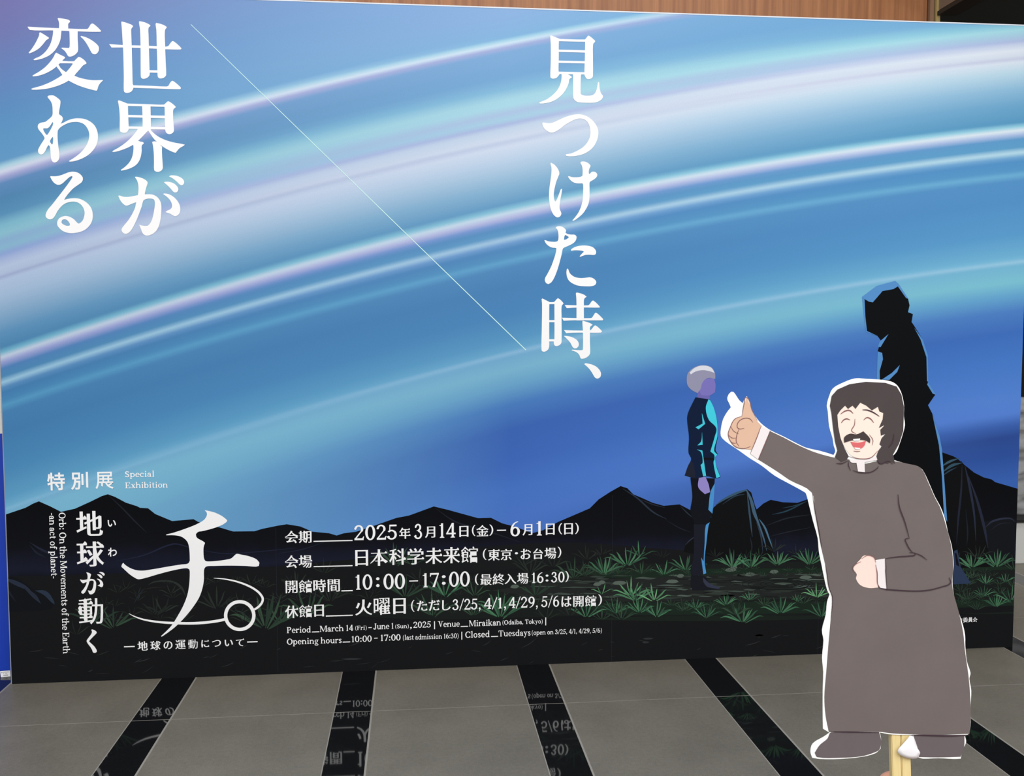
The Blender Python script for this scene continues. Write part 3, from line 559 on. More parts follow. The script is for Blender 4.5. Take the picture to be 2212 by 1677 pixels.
def mincho(ch, thick=0.02, thin=-0.004, uroko=True):
    loops = font_loops(ch)
    if not loops: return [], []
    big = max(loops, key=lambda l: abs(area2(l)))
    sgn = 1 if area2(big) > 0 else -1
    res, tri = [], []
    for lp in loops:
        n = len(lp); new = []
        E_ = [(lp[(i+1) % n]-lp[i]).normalized() for i in range(n)]
        N_ = [Vector((e.y, -e.x))*sgn for e in E_]
        D_ = [thick*v.x*v.x+thin*v.y*v.y for v in N_]
        for i in range(n):
            n1, n2, d1, d2 = N_[i-1], N_[i], D_[i-1], D_[i]
            det = n1.cross(n2)
            if abs(det) < 0.35: q = (n1*d1+n2*d2)/2
            else: q = Vector(((d1*n2.y-d2*n1.y)/det, (n1.x*d2-n2.x*d1)/det))
            if q.length > 0.032: q = q.normalized()*0.032
            new.append(lp[i]+q)
        res.append(new)
        if uroko:
            for i in range(n):
                L = (lp[(i+1) % n]-lp[i]).length
                if N_[i].x > 0.97 and 0.04 < L < 0.1 and abs(N_[i-1].y) > 0.95 and abs(N_[(i+1) % n].y) > 0.95 and N_[i-1].y*N_[(i+1) % n].y < 0:
                    a, b = new[i], new[(i+1) % n]
                    top, bot = (a, b) if a.y > b.y else (b, a)
                    tri.append([Vector((top.x-.13, top.y)), Vector((top.x-.055, top.y+.085)), Vector((top.x+.012, top.y+.01)), Vector((bot.x+.012, bot.y)), Vector((bot.x-.1, bot.y))])
    return res, tri

def place(pr, loops_list, x0, x1, z0, z1, m=WHITE, fit='bbox', rot=False):
    """scale glyph loop groups so that their ink box fills x0..x1, z0..z1 on the wall"""
    pts = [p for g in loops_list for lp in g for p in lp]
    if not pts: return
    a0, a1 = min(p.x for p in pts), max(p.x for p in pts); b0, b1 = min(p.y for p in pts), max(p.y for p in pts)
    sx, sz = (x1-x0)/(a1-a0), (z1-z0)/(b1-b0)
    for g in loops_list:
        for sub in nest(g):
            pr.shape([[(x0+(p.x-a0)*sx, z0+(p.y-b0)*sz) for p in lp] for lp in sub], m)
THICK = {'最': .010, '館': .004, '曜': .010, '開': .016, '間': .016, '展': .010, '運': .014, '動': .008, '場': .018, '委': .012, '製': .010, '期': .02, '終': .018}
def vv_(*q): return [Vector(p) for p in q]
def hz_(x0, x1, y, t=.045): return vv_((x0, y), (x0+.03, y-t), (x1+.02, y-t), (x1+.02, y-.01), (x1-.06, y+.09), (x1-.14, y))
HAND = {'本': [hz_(.04, .95, .645), vv_((.435, -.085), (.565, -.085), (.565, .80), (.60, .83), (.435, .85)), vv_((.43, .63), (.50, .63), (.37, .36), (.2, .17), (.03, .045), (.01, .07), (.17, .24), (.32, .44)),
               vv_((.50, .63), (.57, .63), (.66, .44), (.79, .29), (.99, .17), (.99, .14), (.87, .05), (.71, .20), (.58, .42)), hz_(.26, .73, .205, .042)],
        '会': [vv_((.47, .86), (.58, .81), (.45, .62), (.26, .46), (.04, .35), (.02, .38), (.22, .52), (.38, .69)), vv_((.49, .82), (.62, .67), (.80, .55), (.99, .47), (.99, .44), (.86, .37), (.68, .49), (.54, .65), (.45, .78)),
               hz_(.27, .73, .52, .042), hz_(.06, .94, .345, .046), vv_((.40, .33), (.54, .29), (.37, .08), (.24, .06)), vv_((.12, .075), (.80, .135), (.80, .095), (.18, -.03)), vv_((.58, .235), (.75, .14), (.87, .01), (.86, -.06), (.77, -.08), (.70, .05))]}
def kanji_run(pr, text, px0, px1, pyb, pyt, style='m', track=0.0):
    """one run of Japanese text: ink box from px0 to px1, from base pyb to top pyt (read at its left end)"""
    groups = []; x = 0
    for ch in text:
        if ch == ' ': x += 0.5; continue
        if ch in HAND: lp, tr = [], HAND[ch]
        elif style == 'm': lp, tr = mincho(ch, THICK.get(ch, 0.024), -0.004)
        else: lp, tr = mincho(ch, THICK.get(ch, 0.02), THICK.get(ch, 0.02), False)
        for grp in ([lp] if lp else [])+[[t] for t in tr]:
            groups.append([[Vector((p.x+x, p.y)) for p in l] for l in grp])
        x += 1.0+track
    xa, za = on_wall(px0, pyb); xb, _ = on_wall(px1, pyb-(px1-px0)*.036); _, zt = on_wall(px0, pyt)
    place(pr, groups, xa, xb, za, zt)

# ---- serif Latin letters and numerals drawn with a broad pen (cap height .68, x-height .46)
TH, HL = 0.142, 0.066
def ell(cx, cy, rx, ry, a0, a1, th=None, hl=None, n=16):
    th = TH if th is None else th; hl = HL if hl is None else hl
    A = [math.radians(a0+(a1-a0)*i/n) for i in range(n+1)]
    o = [Vector((cx+rx*math.cos(a), cy+ry*math.sin(a))) for a in A]
    i = [Vector((cx+(rx-th)*math.cos(a), cy+(ry-hl)*math.sin(a))) for a in A]
    return [o+i[::-1]]
def rng(cx, cy, rx, ry, th=None, hl=None, n=28):
    th = TH if th is None else th; hl = HL if hl is None else hl
    c = lambda x, y: [Vector((cx+x*math.cos(2*math.pi*i/n), cy+y*math.sin(2*math.pi*i/n))) for i in range(n)]
    return [c(rx, ry), c(rx-th, ry-hl)]
def dot(x, y, r=0.062): return [[Vector((x+r*math.cos(i*math.pi/7), y+r*math.sin(i*math.pi/7))) for i in range(14)]]
def pg(*q): return [[Vector(p) for p in q]]
def rect(x0, y0, x1, y1): return pg((x0, y0), (x1, y0), (x1, y1), (x0, y1))
def ln(x0, y0, x1, y1, w):
    d = Vector((x1-x0, y1-y0)).normalized(); n = Vector((-d.y, d.x))*w/2; a, b = Vector((x0, y0)), Vector((x1, y1))
    return [[a+n, a-n, b-n, b+n]]
def sf_(x0, x1, y, up=1, e=.055, h=.036): return pg((x0-e, y), (x1+e, y), (x1+e, y+h*up*.8), (x1, y+h*1.7*up), (x0, y+h*1.7*up), (x0-e, y+h*up*.8))
def stem(x, y0, y1, s='b', w=None):
    w = TH if w is None else w
    o = [rect(x, y0, x+w, y1)]
    if 'b' in s: o.append(sf_(x, x+w, y0))
    if 't' in s: o.append(sf_(x, x+w, y1, -1))
    if 'l' in s: o.append(pg((x-.065, y1-.03), (x, y1-.005), (x+w*.6, y1+.012), (x+w*.6, y1-.09), (x, y1-.07)))
    return o
AC, XH, CH = 0.71, 0.46, 0.67
LAT = {
 '0': (.5, [rng(.25, .335, .228, .348, .112)]), '1': (.36, stem(.13, 0, .67, 'b', .1)+[pg((.03, .57), (.13, .6), (.23, .68), (.2, .52), (.13, .54))]),
 '2': (.5, [ell(.235, .49, .2, .19, -35, 165, .1), ln(.37, .42, .07, .05, .055), rect(.04, 0, .45, .085), pg((.38, .08), (.45, .05), (.47, .17), (.445, .17)), dot(.085, .52, .05)]),
 '3': (.5, [ell(.22, .52, .175, .16, -88, 160, .1), ell(.215, .19, .225, .2, -165, 88, .1), rect(.15, .36, .24, .395), dot(.085, .13, .05), dot(.09, .54, .045)]),
 '4': (.5, [pg((.3, .68), (.38, .68), (.09, .2), (.02, .2)), rect(.02, .155, .48, .225), *stem(.29, 0, .68, 'b', .1)]),
 '5': (.5, [rect(.11, .595, .43, .67), pg((.1, .32), (.14, .35), (.15, .67), (.11, .67)), ell(.205, .215, .235, .225, -160, 138, .1), dot(.07, .12, .05)]),
 '6': (.5, [rng(.255, .215, .215, .225, .112), ell(.40, .26, .36, .42, 92, 188, .1, .035)]), '7': (.47, [rect(.04, .59, .46, .67), pg((.04, .5), (.07, .5), (.1, .6), (.04, .62)), pg((.40, .62), (.46, .64), (.26, 0), (.15, 0))]),
 '9': (.5, [rng(.245, .455, .215, .225, .112), ell(.10, .41, .36, .42, -88, 8, .1, .035)]),
 ':': (.28, [dot(.14, .08, .07), dot(.14, .40, .07)]), ',': (.24, [dot(.11, .06, .06), pg((.11, .07), (.17, .06), (.15, -.05), (.06, -.14), (.05, -.115), (.105, -.03))]),
 '(': (.3, [ell(.34, .27, .28, .46, 118, 242, .07, .02)]), ')': (.3, [ell(-.04, .27, .28, .46, -62, 62, .07, .02)]), '/': (.32, [ln(.02, -.04, .3, .7, .055)]), '-': (.3, [rect(.04, .2, .26, .27)]), '–': (.5, [rect(.02, .25, .48, .3)]), '|': (.2, [rect(.08, -.16, .125, .7)]), '_': (.5, [rect(0, -.02, .5, .03)]),
 'a': (.45, [*stem(.26, 0, .30, '', .1), ell(.2, .3, .16, .17, 0, 160, .1), rng(.175, .13, .15, .145, .085, .035), dot(.085, .33, .05), pg((.3, .0), (.44, .02), (.44, .05), (.34, .08))]),
 'b': (.52, [*stem(.05, 0, AC, 'l', .1), rng(.27, .23, .21, .24, .1)]), 'c': (.43, [ell(.23, .23, .21, .245, 48, 325, .1), dot(.345, .36, .055)]),
 'd': (.54, [*stem(.36, 0, AC, 'l', .1), rng(.25, .23, .21, .24, .1), rect(.42, 0, .52, .04)]), 'e': (.45, [ell(.23, .23, .21, .245, 0, 322, .1), rect(.08, .22, .435, .262)]),
 'f': (.34, [*stem(.1, 0, .55, 'b', .1), ell(.25, .53, .15, .18, 30, 180, .1), rect(.02, XH-.045, .3, XH), dot(.34, .64, .05)]),
 'g': (.48, [rng(.21, .3, .175, .165, .085), rng(.23, -.1, .21, .115, .06), pg((.12, .15), (.17, .17), (.14, .08), (.08, .03)), rect(.32, .40, .47, .455), rect(.1, .0, .34, .055)]),
 'h': (.56, [*stem(.06, 0, AC, 'bl', .1), ell(.29, .26, .2, .2, 0, 150, .1), *stem(.39, 0, .28, 'b', .1)]), 'i': (.29, [*stem(.1, 0, XH, 'bl', .1), dot(.15, .62, .062)]),
 'k': (.54, [*stem(.06, 0, AC, 'bl', .1), ln(.15, .2, .4, .44, .05), pg((.2, .25), (.27, .31), (.5, 0), (.37, 0)), rect(.33, 0, .54, .035), rect(.3, .425, .48, .46)]),
 'l': (.29, stem(.1, 0, AC, 'bl', .1)), 'm': (.85, [*stem(.06, 0, XH, 'bl', .1), ell(.28, .26, .19, .2, 0, 150, .1), *stem(.37, 0, .28, 'b', .1), ell(.58, .26, .19, .2, 0, 150, .1), *stem(.67, 0, .28, 'b', .1)]),
 'n': (.57, [*stem(.06, 0, XH, 'bl', .1), ell(.29, .26, .2, .2, 0, 150, .1), *stem(.39, 0, .28, 'b', .1)]), 'o': (.5, [rng(.25, .23, .215, .245, .1)]),
 'p': (.53, [*stem(.06, -.21, XH, 'bl', .1), rng(.28, .23, .21, .24, .1)]), 'r': (.4, [*stem(.06, 0, XH, 'bl', .1), ell(.29, .28, .17, .18, 60, 160, .1), dot(.34, .40, .06)]),
 's': (.39, [ell(.19, .345, .145, .125, 25, 260, .085), ell(.195, .115, .15, .125, -155, 80, .085), pg((.11, .33), (.22, .30), (.3, .13), (.16, .19)), dot(.08, .07, .04), dot(.3, .4, .035)]),
 't': (.34, [rect(.1, .08, .2, .6), rect(.02, XH-.045, .31, XH), ell(.24, .11, .14, .12, 180, 310, .1), pg((.1, .46), (.2, .46), (.2, .6))]), 'u': (.56, [*stem(.07, .16, XH, 'l', .1), ell(.26, .19, .19, .2, 180, 340, .1), *stem(.38, 0, XH, 'l', .1), rect(.44, 0, .54, .036)]),
 'v': (.5, [pg((.06, XH), (.18, XH), (.29, .1), (.24, 0)), pg((.36, XH), (.42, XH), (.27, 0), (.23, .03)), rect(.0, .425, .23, XH), rect(.31, .425, .5, XH)]),
 'x': (.5, [pg((.06, XH), (.19, XH), (.46, 0), (.33, 0)), ln(.39, .44, .09, .02, .05), rect(0, 0, .19, .036), rect(.29, 0, .5, .036), rect(.01, .424, .23, XH), rect(.3, .424, .48, XH)]),
 'y': (.5, [pg((.06, XH), (.18, XH), (.29, .1), (.25, 0)), pg((.37, XH), (.42, XH), (.22, -.13), (.16, -.13)), rect(.0, .425, .23, XH), rect(.31, .425, .5, XH), dot(.14, -.15, .06)]),
 'P': (.58, [*stem(.09, 0, CH, 'bt', .11), ell(.29, .49, .24, .18, -90, 90, .115), rect(.15, .63, .3, .67), rect(.15, .31, .3, .35)]), 'M': (.86, [*stem(.08, 0, CH, 'b', .05), *stem(.68, 0, CH, 'b', .11), pg((.05, CH), (.2, CH), (.44, .12), (.4, 0)), pg((.66, CH), (.72, CH), (.43, 0), (.4, .06)), rect(.02, .635, .2, CH), rect(.66, .635, .84, CH)]),
 'F': (.55, [*stem(.09, 0, CH, 'bt', .11), rect(.15, .63, .5, .67), pg((.46, .5), (.5, .5), (.51, .67), (.43, .64)), rect(.15, .33, .36, .372), rect(.34, .27, .375, .43)]), 'J': (.42, [*stem(.2, .12, CH, 't', .11), ell(.15, .11, .16, .13, 180, 360, .11), dot(.06, .12, .065)]),
 'S': (.5, [ell(.24, .5, .19, .18, 20, 255, .11), ell(.25, .18, .2, .19, -160, 75, .11), pg((.14, .46), (.26, .42), (.4, .2), (.22, .28)), rect(.39, .48, .42, .67), rect(.05, 0, .08, .19)]), 'V': (.66, [pg((.08, CH), (.22, CH), (.38, .12), (.33, 0)), pg((.5, CH), (.56, CH), (.36, 0), (.32, .03)), rect(.0, .635, .29, CH), rect(.42, .635, .66, CH)]),
 'O': (.7, [rng(.35, .335, .32, .348, .125)]), 'T': (.62, [*stem(.255, 0, CH, 'b', .11), rect(.03, .625, .59, CH), pg((.03, .48), (.065, .48), (.11, .64), (.03, CH)), pg((.59, .48), (.555, .48), (.51, .64), (.59, CH))]),
 'C': (.64, [ell(.35, .335, .32, .348, 42, 318, .125), rect(.555, .44, .59, .67), rect(.565, .0, .595, .2)]), 'E': (.6, [*stem(.09, 0, CH, 'bt', .11), rect(.15, .63, .52, .67), rect(.15, 0, .54, .04), pg((.48, .5), (.52, .5), (.53, .67), (.45, .64)), pg((.5, .19), (.54, .19), (.56, 0), (.47, .03)), rect(.15, .325, .38, .367), rect(.355, .26, .39, .43)]),
 '・': (.4, [dot(.2, .3, .085)]), ' ': (.22, [])}
def latin_groups(text, track=0.0, bold=0.0):
    groups = []; x = 0
    for ch in text:
        adv, gl = LAT[ch]
        for g in gl:
            g = g if isinstance(g[0], list) else [g]
            groups.append([[Vector((p.x+x, p.y)) for p in lp] for lp in g])
        x += adv+track
    return groups
def latin_run(pr, text, px0, px1, pyb, pyt, ref=CH, track=0.0):
    """one run of Latin text: ink from px0 to px1, baseline pyb, top of a letter of height ref at pyt"""
    groups = latin_groups(text, track)
    pts = [p for g in groups for lp in g for p in lp]
    a0, a1 = min(p.x for p in pts), max(p.x for p in pts)
    xa, za = on_wall(px0, pyb); xb, _ = on_wall(px1, pyb-(px1-px0)*.036); _, zt = on_wall(px0, pyt)
    sx, sz = (xb-xa)/(a1-a0), (zt-za)/ref
    for g in groups: pr.shape([[(xa+(p.x-a0)*sx, za+p.y*sz) for p in lp] for lp in g], WHITE)
def rule(pr, px0, py0, px1, w=2.2):
    xa, za = on_wall(px0, py0); xb, _ = on_wall(px1, py0-(px1-px0)*.036); t = (za-on_wall(px0, py0+w)[1])/2
    pr.shape([[(xa, za-t), (xb, za-t), (xb, za+t), (xa, za+t)]], WHITE)

def row(name, items):
    p = Print()
    for it in items:
        {'k': kanji_run, 'l': latin_run, 'r': rule, 'g': lambda p_, *a: kanji_run(p_, *a, style='g')}[it[0]](p, *it[1:])
    return p.build(name, panel, 9)
row('exhibition_heading', [('g', '特', 102.7, 141, 1060, 1021.5), ('g', '別', 153.8, 191.2, 1058.8, 1020.2), ('g', '展', 206.7, 246, 1057.5, 1019.8)])
row('exhibition_heading', [('l', 'Special', 270.7, 333.6, 1031.2, 1018.6), ('l', 'Exhibition', 271, 362.7, 1055.2, 1042.6)])
tl = Print()
for ch, a, b, y1, y0 in (('地', 165.8, 223, 1158.4, 1104.8), ('球', 166.7, 225.7, 1225, 1169.8), ('動', 170, 224, 1349.9, 1293)):
    kanji_run(tl, ch, a, b, y1, y0)
glyph_px(tl, 172-21*.309, 1233.9-29*.309, 1677*.0378, 1677, GA)
glyph_px(tl, 155, 1250, 110, 1085, KU)
kanji_run(tl, 'い', 233, 251, 1138, 1123.9, 'g'); kanji_run(tl, 'わ', 233.6, 252.8, 1202.5, 1183.7, 'g')
tl.build('title_lettering', panel, 9)
st = Print(); rule(st, 268, 1397.6, 291.2, 2.4); rule(st, 534, 1387.2, 556.6, 2.4)
for ch, a, b, y1, y0 in zip('地球の運動について', (297.6, 325.2, 353.8, 379.3, 406.7, 435.2, 458.5, 485.6, 510), (319.6, 347, 373, 401.2, 427.5, 452, 477.7, 503.5, 527.5), (1406, 1405, 1403, 1403, 1402, 1399, 1397.5, 1396.5, 1396.5), (1386, 1385, 1386, 1383.3, 1382, 1383, 1383.3, 1382.5, 1380)):
    kanji_run(st, ch, a, b, y1, y0)
st.build('subtitle_lettering', panel, 9)
row('information_line', [('k', '会期', 615.5, 673.2, 1174.5, 1147), ('r', 677.3, 1169.8, 761.6), ('l', '2025', 765.5, 857.2, 1167.5, 1135.4), ('k', '年', 862.4, 886.8, 1164.3, 1140.3), ('l', '3', 894.3, 911.7, 1164.6, 1132.6), ('k', '月', 918.2, 940.2, 1162.6, 1138),
    ('l', '14', 948.3, 984.3, 1162.2, 1131), ('k', '日', 992.2, 1011.9, 1160.2, 1136.8), ('l', '(', 1019.4, 1027, 1154.5, 1139.5, .5), ('k', '金', 1029, 1055, 1159, 1134.8), ('l', ')', 1057, 1065.4, 1153.5, 1138.5, .5), ('r', 1073.5, 1146, 1093, 2.2),
    ('l', '6', 1102.6, 1123, 1158.8, 1127.4), ('k', '月', 1128.7, 1150, 1157.3, 1133), ('l', '1', 1157.4, 1170.5, 1157.2, 1126.4), ('k', '日', 1179, 1198, 1156, 1131.7), ('l', '(', 1206.4, 1214.3, 1150.6, 1135.6, .5), ('k', '日', 1218.5, 1237.4, 1155, 1131), ('l', ')', 1242, 1250, 1150, 1135, .5)])
row('information_line', [('k', '会場', 615.5, 674.5, 1228.2, 1200), ('r', 677.6, 1224.4, 761.6), ('k', '日', 767.6, 795.3, 1223, 1189), ('k', '本', 800, 837.5, 1223, 1187), ('k', '科', 841, 877, 1221, 1186), ('k', '学', 880, 916, 1220, 1185), ('k', '未', 919, 955, 1219, 1184), ('k', '来', 957.5, 993, 1217.5, 1182.5), ('k', '館', 996, 1032.3, 1216.5, 1181.5),
    ('l', '(', 1043, 1050.7, 1206, 1191, .5), ('k', '東', 1054.4, 1079.3, 1211.3, 1187), ('k', '京', 1081.6, 1106, 1210.5, 1186.3), ('l', '・', 1112, 1119, 1203.5, 1194.5, .34), ('k', 'お', 1124.5, 1147, 1208.5, 1186), ('k', '台', 1151.5, 1173, 1208.3, 1185.2), ('k', '場', 1176, 1201.5, 1207.8, 1183.5), ('l', ')', 1204.3, 1212.3, 1201.5, 1186.5, .5)])
row('information_line', [('k', '開', 616.6, 643, 1282.2, 1254.3), ('k', '館', 646, 674.5, 1281.2, 1253.5), ('k', '時', 677, 704, 1279.8, 1252.3), ('k', '間', 707.5, 734.3, 1278.8, 1251.3), ('r', 737.5, 1276.8, 762, 2.4), ('l', '10', 767.3, 804.5, 1274.4, 1242.3), ('l', ':', 812.5, 820, 1269, 1247.5, .47), ('l', '00', 828.5, 875, 1273.2, 1240.4), ('r', 884, 1255.6, 903, 2.2),
    ('l', '17', 912.5, 948, 1269.3, 1238.8), ('l', ':', 954.5, 962.8, 1264, 1243, .47), ('l', '00', 970, 1014.9, 1267.7, 1235.9), ('l', '(', 1026, 1033.6, 1260, 1245, .5), ('k', '最', 1037.8, 1062, 1264.7, 1240.5), ('k', '終', 1064, 1089.5, 1264, 1239.6), ('k', '入', 1090, 1115, 1262.3, 1240), ('k', '場', 1117, 1141.5, 1262, 1238),
    ('l', '16', 1148.2, 1174, 1259.9, 1237.8), ('l', ':', 1178.5, 1184.5, 1257, 1241.6, .47), ('l', '30', 1190, 1219.3, 1258.6, 1236.2), ('l', ')', 1221, 1228.5, 1254, 1239, .5)])
row('information_line', [('k', '休', 616, 644.5, 1336, 1308.5), ('k', '館', 646.5, 674.5, 1334.5, 1307.5), ('k', '日', 679, 700, 1332.5, 1307), ('r', 704, 1331.2, 762, 2.3), ('k', '火', 767.6, 804, 1330, 1296), ('k', '曜', 807.5, 843, 1329, 1292.5), ('k', '日', 849.5, 876.7, 1327, 1293), ('l', '(', 888, 895.4, 1318, 1302, .5), ('k', 'た', 900.3, 923, 1320.5, 1298.3), ('k', 'だ', 926, 950, 1319.8, 1296.5), ('k', 'し', 955, 973.4, 1319, 1297),
    ('l', '3/25,', 976.8, 1038, 1318.3, 1295.2), ('l', '4/1,', 1045.5, 1093, 1315.8, 1292.6), ('l', '4/29,', 1099, 1161.5, 1314, 1290.8), ('l', '5/6', 1168.5, 1207.6, 1311.8, 1288.6), ('k', 'は', 1212.6, 1234, 1311.4, 1289), ('k', '開', 1237.5, 1260.5, 1311.4, 1287.6), ('k', '館', 1263.5, 1288, 1310.6, 1286.6), ('l', ')', 1292, 1300, 1304.5, 1289.5, .5)])
row('information_line', [('l', 'Period', 619.9, 671.6, 1368.1, 1355.2), ('r', 674, 1365.6, 689.8, 2), ('l', 'March 14', 691, 763, 1365.2, 1352.4), ('l', '(Fri)', 767.6, 792, 1361.3, 1352.4), ('r', 795.8, 1356.2, 803, 1.5), ('l', 'June 1', 806.7, 849.8, 1360, 1347.5), ('l', '(Sun)', 854, 882.9, 1357.8, 1349.2), ('l', ',', 885.6, 889.7, 1357.2, 1344.2), ('l', '2025', 893, 930.4, 1356.7, 1343.7), ('r', 937.6, 1351, 939.6, 17),
    ('l', 'Venue', 945.9, 993.1, 1355.2, 1342.6), ('r', 995.2, 1353.8, 1011, 2), ('l', 'Miraikan', 1013, 1082, 1353.4, 1340.6), ('l', '(Odaiba, Tokyo)', 1085.4, 1172, 1349.8, 1340.3), ('r', 1177.8, 1342.8, 1179.7, 17)])
row('information_line', [('l', 'Opening hours', 619.9, 738, 1393, 1380.3), ('r', 740.3, 1387.4, 756.6, 2), ('l', '10:00', 759.5, 803, 1387.7, 1374.4), ('r', 808.2, 1379, 816, 1.7), ('l', '17:00', 822, 865.3, 1385, 1371.8), ('l', '(last admission 16:30)', 870.5, 990.4, 1382.8, 1372.4), ('r', 996.6, 1373.6, 998.5, 17),
    ('l', 'Closed', 1005, 1057.7, 1378.2, 1364.9), ('r', 1060.7, 1375.4, 1076, 2), ('l', 'Tuesdays', 1077, 1145.8, 1375.4, 1362.6), ('l', '(open on 3/25, 4/1, 4/29, 5/6)', 1148.8, 1299.8, 1372, 1362)])
row('credit_lettering', [('g', '製', 2038, 2055.5, 1346.5, 1336), ('g', '作', 2062, 2078, 1345.8, 1335.2), ('g', '委', 2079.6, 2090.2, 1344.9, 1334.6), ('g', '員', 2091, 2100.4, 1344.5, 1334.2), ('g', '会', 2100.9, 2110.6, 1344.2, 1333.6)])
vt = Print()
def sideways(text, xb0, y0, xb1, y1, xtop):
    """text turned a quarter clockwise, its baseline running down the panel"""
    groups = latin_groups(text, 0.0); pts = [p for g in groups for lp in g for p in lp]
    a0, a1 = min(p.x for p in pts), max(p.x for p in pts)
    X0, Z0 = on_wall(xb0, y0); X1, Z1 = on_wall(xb1, y1); Xt, _ = on_wall(xtop, y0)
    k = (Z1-Z0)/(a1-a0); h = (Xt-X0)/CH; xm = (X0+X1)/2
    for g in groups: vt.shape([[(xm+p.y*h, Z0+(p.x-a0)*k) for p in lp] for lp in g], WHITE)
sideways('Orb: On the Movements of the Earth', 128.9, 1107.8, 134.8, 1412.6, 143.3)
sideways('-an act of planet-', 106.4, 1108.8, 110.9, 1250, 120.4)
vt.build('title_lettering', panel, 9)

# ------------------------------------------------------------------ the place around the panel
TP, SW, JY, JP = 0.73744, 0.14235, -0.4267, 0.83      # tile pitch, dark strip width, first joint, joint pitch
mf = bpy.data.materials.new('stone_floor'); mf.use_nodes = True
nt = NT(mf); b = nt.n['Principled BSDF']
g = nt.new('ShaderNodeNewGeometry'); sp = nt.new('ShaderNodeSeparateXYZ'); nt.link(g.outputs['Position'], sp.inputs[0])
X, Y = sp.outputs[0], sp.outputs[1]
u = nt.math('FLOORED_MODULO', X, TP); v = nt.math('FLOORED_MODULO', nt.math('SUBTRACT', Y, JY), JP)
strip = nt.math('LESS_THAN', u, SW)
def near(val, at, w): return nt.math('LESS_THAN', nt.math('ABSOLUTE', nt.math('SUBTRACT', val, at)), w)
gro = nt.math('MAXIMUM', nt.math('MAXIMUM', near(u, 0.001, .0024), near(u, SW, .0034)), nt.math('MAXIMUM', near(v, 0.0, .0016), near(v, JP, .0016)))
n1 = nt.noise(g.outputs['Position'], 420, 3, .7); n2 = nt.noise(g.outputs['Position'], 3.0, 4, .6); n3 = nt.noise(g.outputs['Position'], 70, 3, .6)
val = nt.math('ADD', nt.math('MULTIPLY', n1, .75), nt.math('ADD', nt.math('MULTIPLY', n2, .28), nt.math('MULTIPLY', n3, .2)))
cr = nt.new('ShaderNodeValToRGB'); e = cr.color_ramp.elements
e[0].position = .38; e[0].color = lin((86, 82, 73)); e[1].position = .85; e[1].color = lin((144, 138, 126))
nt.link(val, cr.inputs[0])
c1 = nt.mix(strip, cr.outputs[0], lin((20, 21, 23)))
c2 = nt.mix(gro, c1, lin((158, 152, 142)))
nt.link(c2, b.inputs['Base Color'])
rg = nt.mixf(strip, 0.42, 0.035); rg = nt.mixf(gro, rg, 0.55); nt.link(rg, b.inputs['Roughness'])
nt.link(nt.mixf(strip, 0.3, 0.62), b.inputs['Specular IOR Level'])
bp = nt.new('ShaderNodeBump'); bp.inputs['Strength'].default_value = .12; bp.inputs['Distance'].default_value = .002
nt.link(nt.math('MULTIPLY', n1, nt.math('SUBTRACT', 1.0, strip)), bp.inputs['Height']); nt.link(bp.outputs[0], b.inputs['Normal'])
tag(link_mesh('floor', [(-7, -7, 0), (10, -7, 0), (10, 6, 0), (-7, 6, 0)], [(0, 1, 2, 3)], [mf]), kind='structure', label='grey speckled stone floor with polished black strips')

def wood(name, dark, light, sx, sz):
    m = bpy.data.materials.new(name); m.use_nodes = True
    nt = NT(m); b = nt.n['Principled BSDF']; b.inputs['Roughness'].default_value = .5
    tc = nt.new('ShaderNodeNewGeometry'); mp = nt.new('ShaderNodeMapping'); mp.inputs['Scale'].default_value = (sx, sx, sz)
    nt.link(tc.outputs['Position'], mp.inputs[0])
    n = nt.noise(mp.outputs[0], 1.0, 6, .65)
    cr = nt.new('ShaderNodeValToRGB'); e = cr.color_ramp.elements
    e[0].position = .3; e[0].color = lin(dark); e[1].position = .72; e[1].color = lin(light)
    nt.link(n, cr.inputs[0]); nt.link(cr.outputs[0], b.inputs['Base Color'])
    return m
BY = 1.2
wx = lambda px: on_wall(px, 24, BY)[0]
wd = wood('vertical_grain_wood', (140, 86, 50), (188, 128, 82), 34, .9)
tag(box('wall_back', -5, wx(2002), BY, BY+.06, 0, 4.6, wd), kind='structure', label='orange-brown wood wall with vertical grain above the banner')
tag(box('wall_right', wx(2000), 10, 3.4, 3.5, 0, 4.6, mat('dark_wall', (26, 27, 26), .8)), kind='structure')
tag(box('trim_1', wx(2005), wx(2013.5), BY-.02, BY+.05, 0, 4.6, wood('trim_wood', (120, 88, 66), (160, 122, 94), 30, 1)), kind='structure')
tag(box('trim_2', wx(2015.8), wx(2024), BY-.035, BY+.05, 0, 4.6, mat('brass_trim', (176, 152, 100), .4, .5)), kind='structure')
tag(box('trim_3', wx(2001.5), wx(2017), BY+.03, BY+.055, 0, 4.6, mat('dark_gap', (58, 36, 20), .7)), kind='structure')
sx0, sz0 = on_wall(2031, 35, BY)
tag(box('ceiling', sx0, 9.5, -1.6, 3.4, sz0+.012, sz0+.9, mat('soffit_dark', (40, 41, 37), .8)), kind='structure')
tag(box('trim_4', sx0-.03, sx0-.001, -1.6, BY-.04, sz0+.02, sz0+1.0, wood('fascia_brown', (104, 88, 74), (132, 114, 98), 3, 1)), kind='structure')
tag(box('trim_5', sx0-.04, sx0+.07, -1.6, BY-.04, sz0-.01, sz0+.012, mat('dark_lip', (40, 36, 31), .6)), kind='structure')

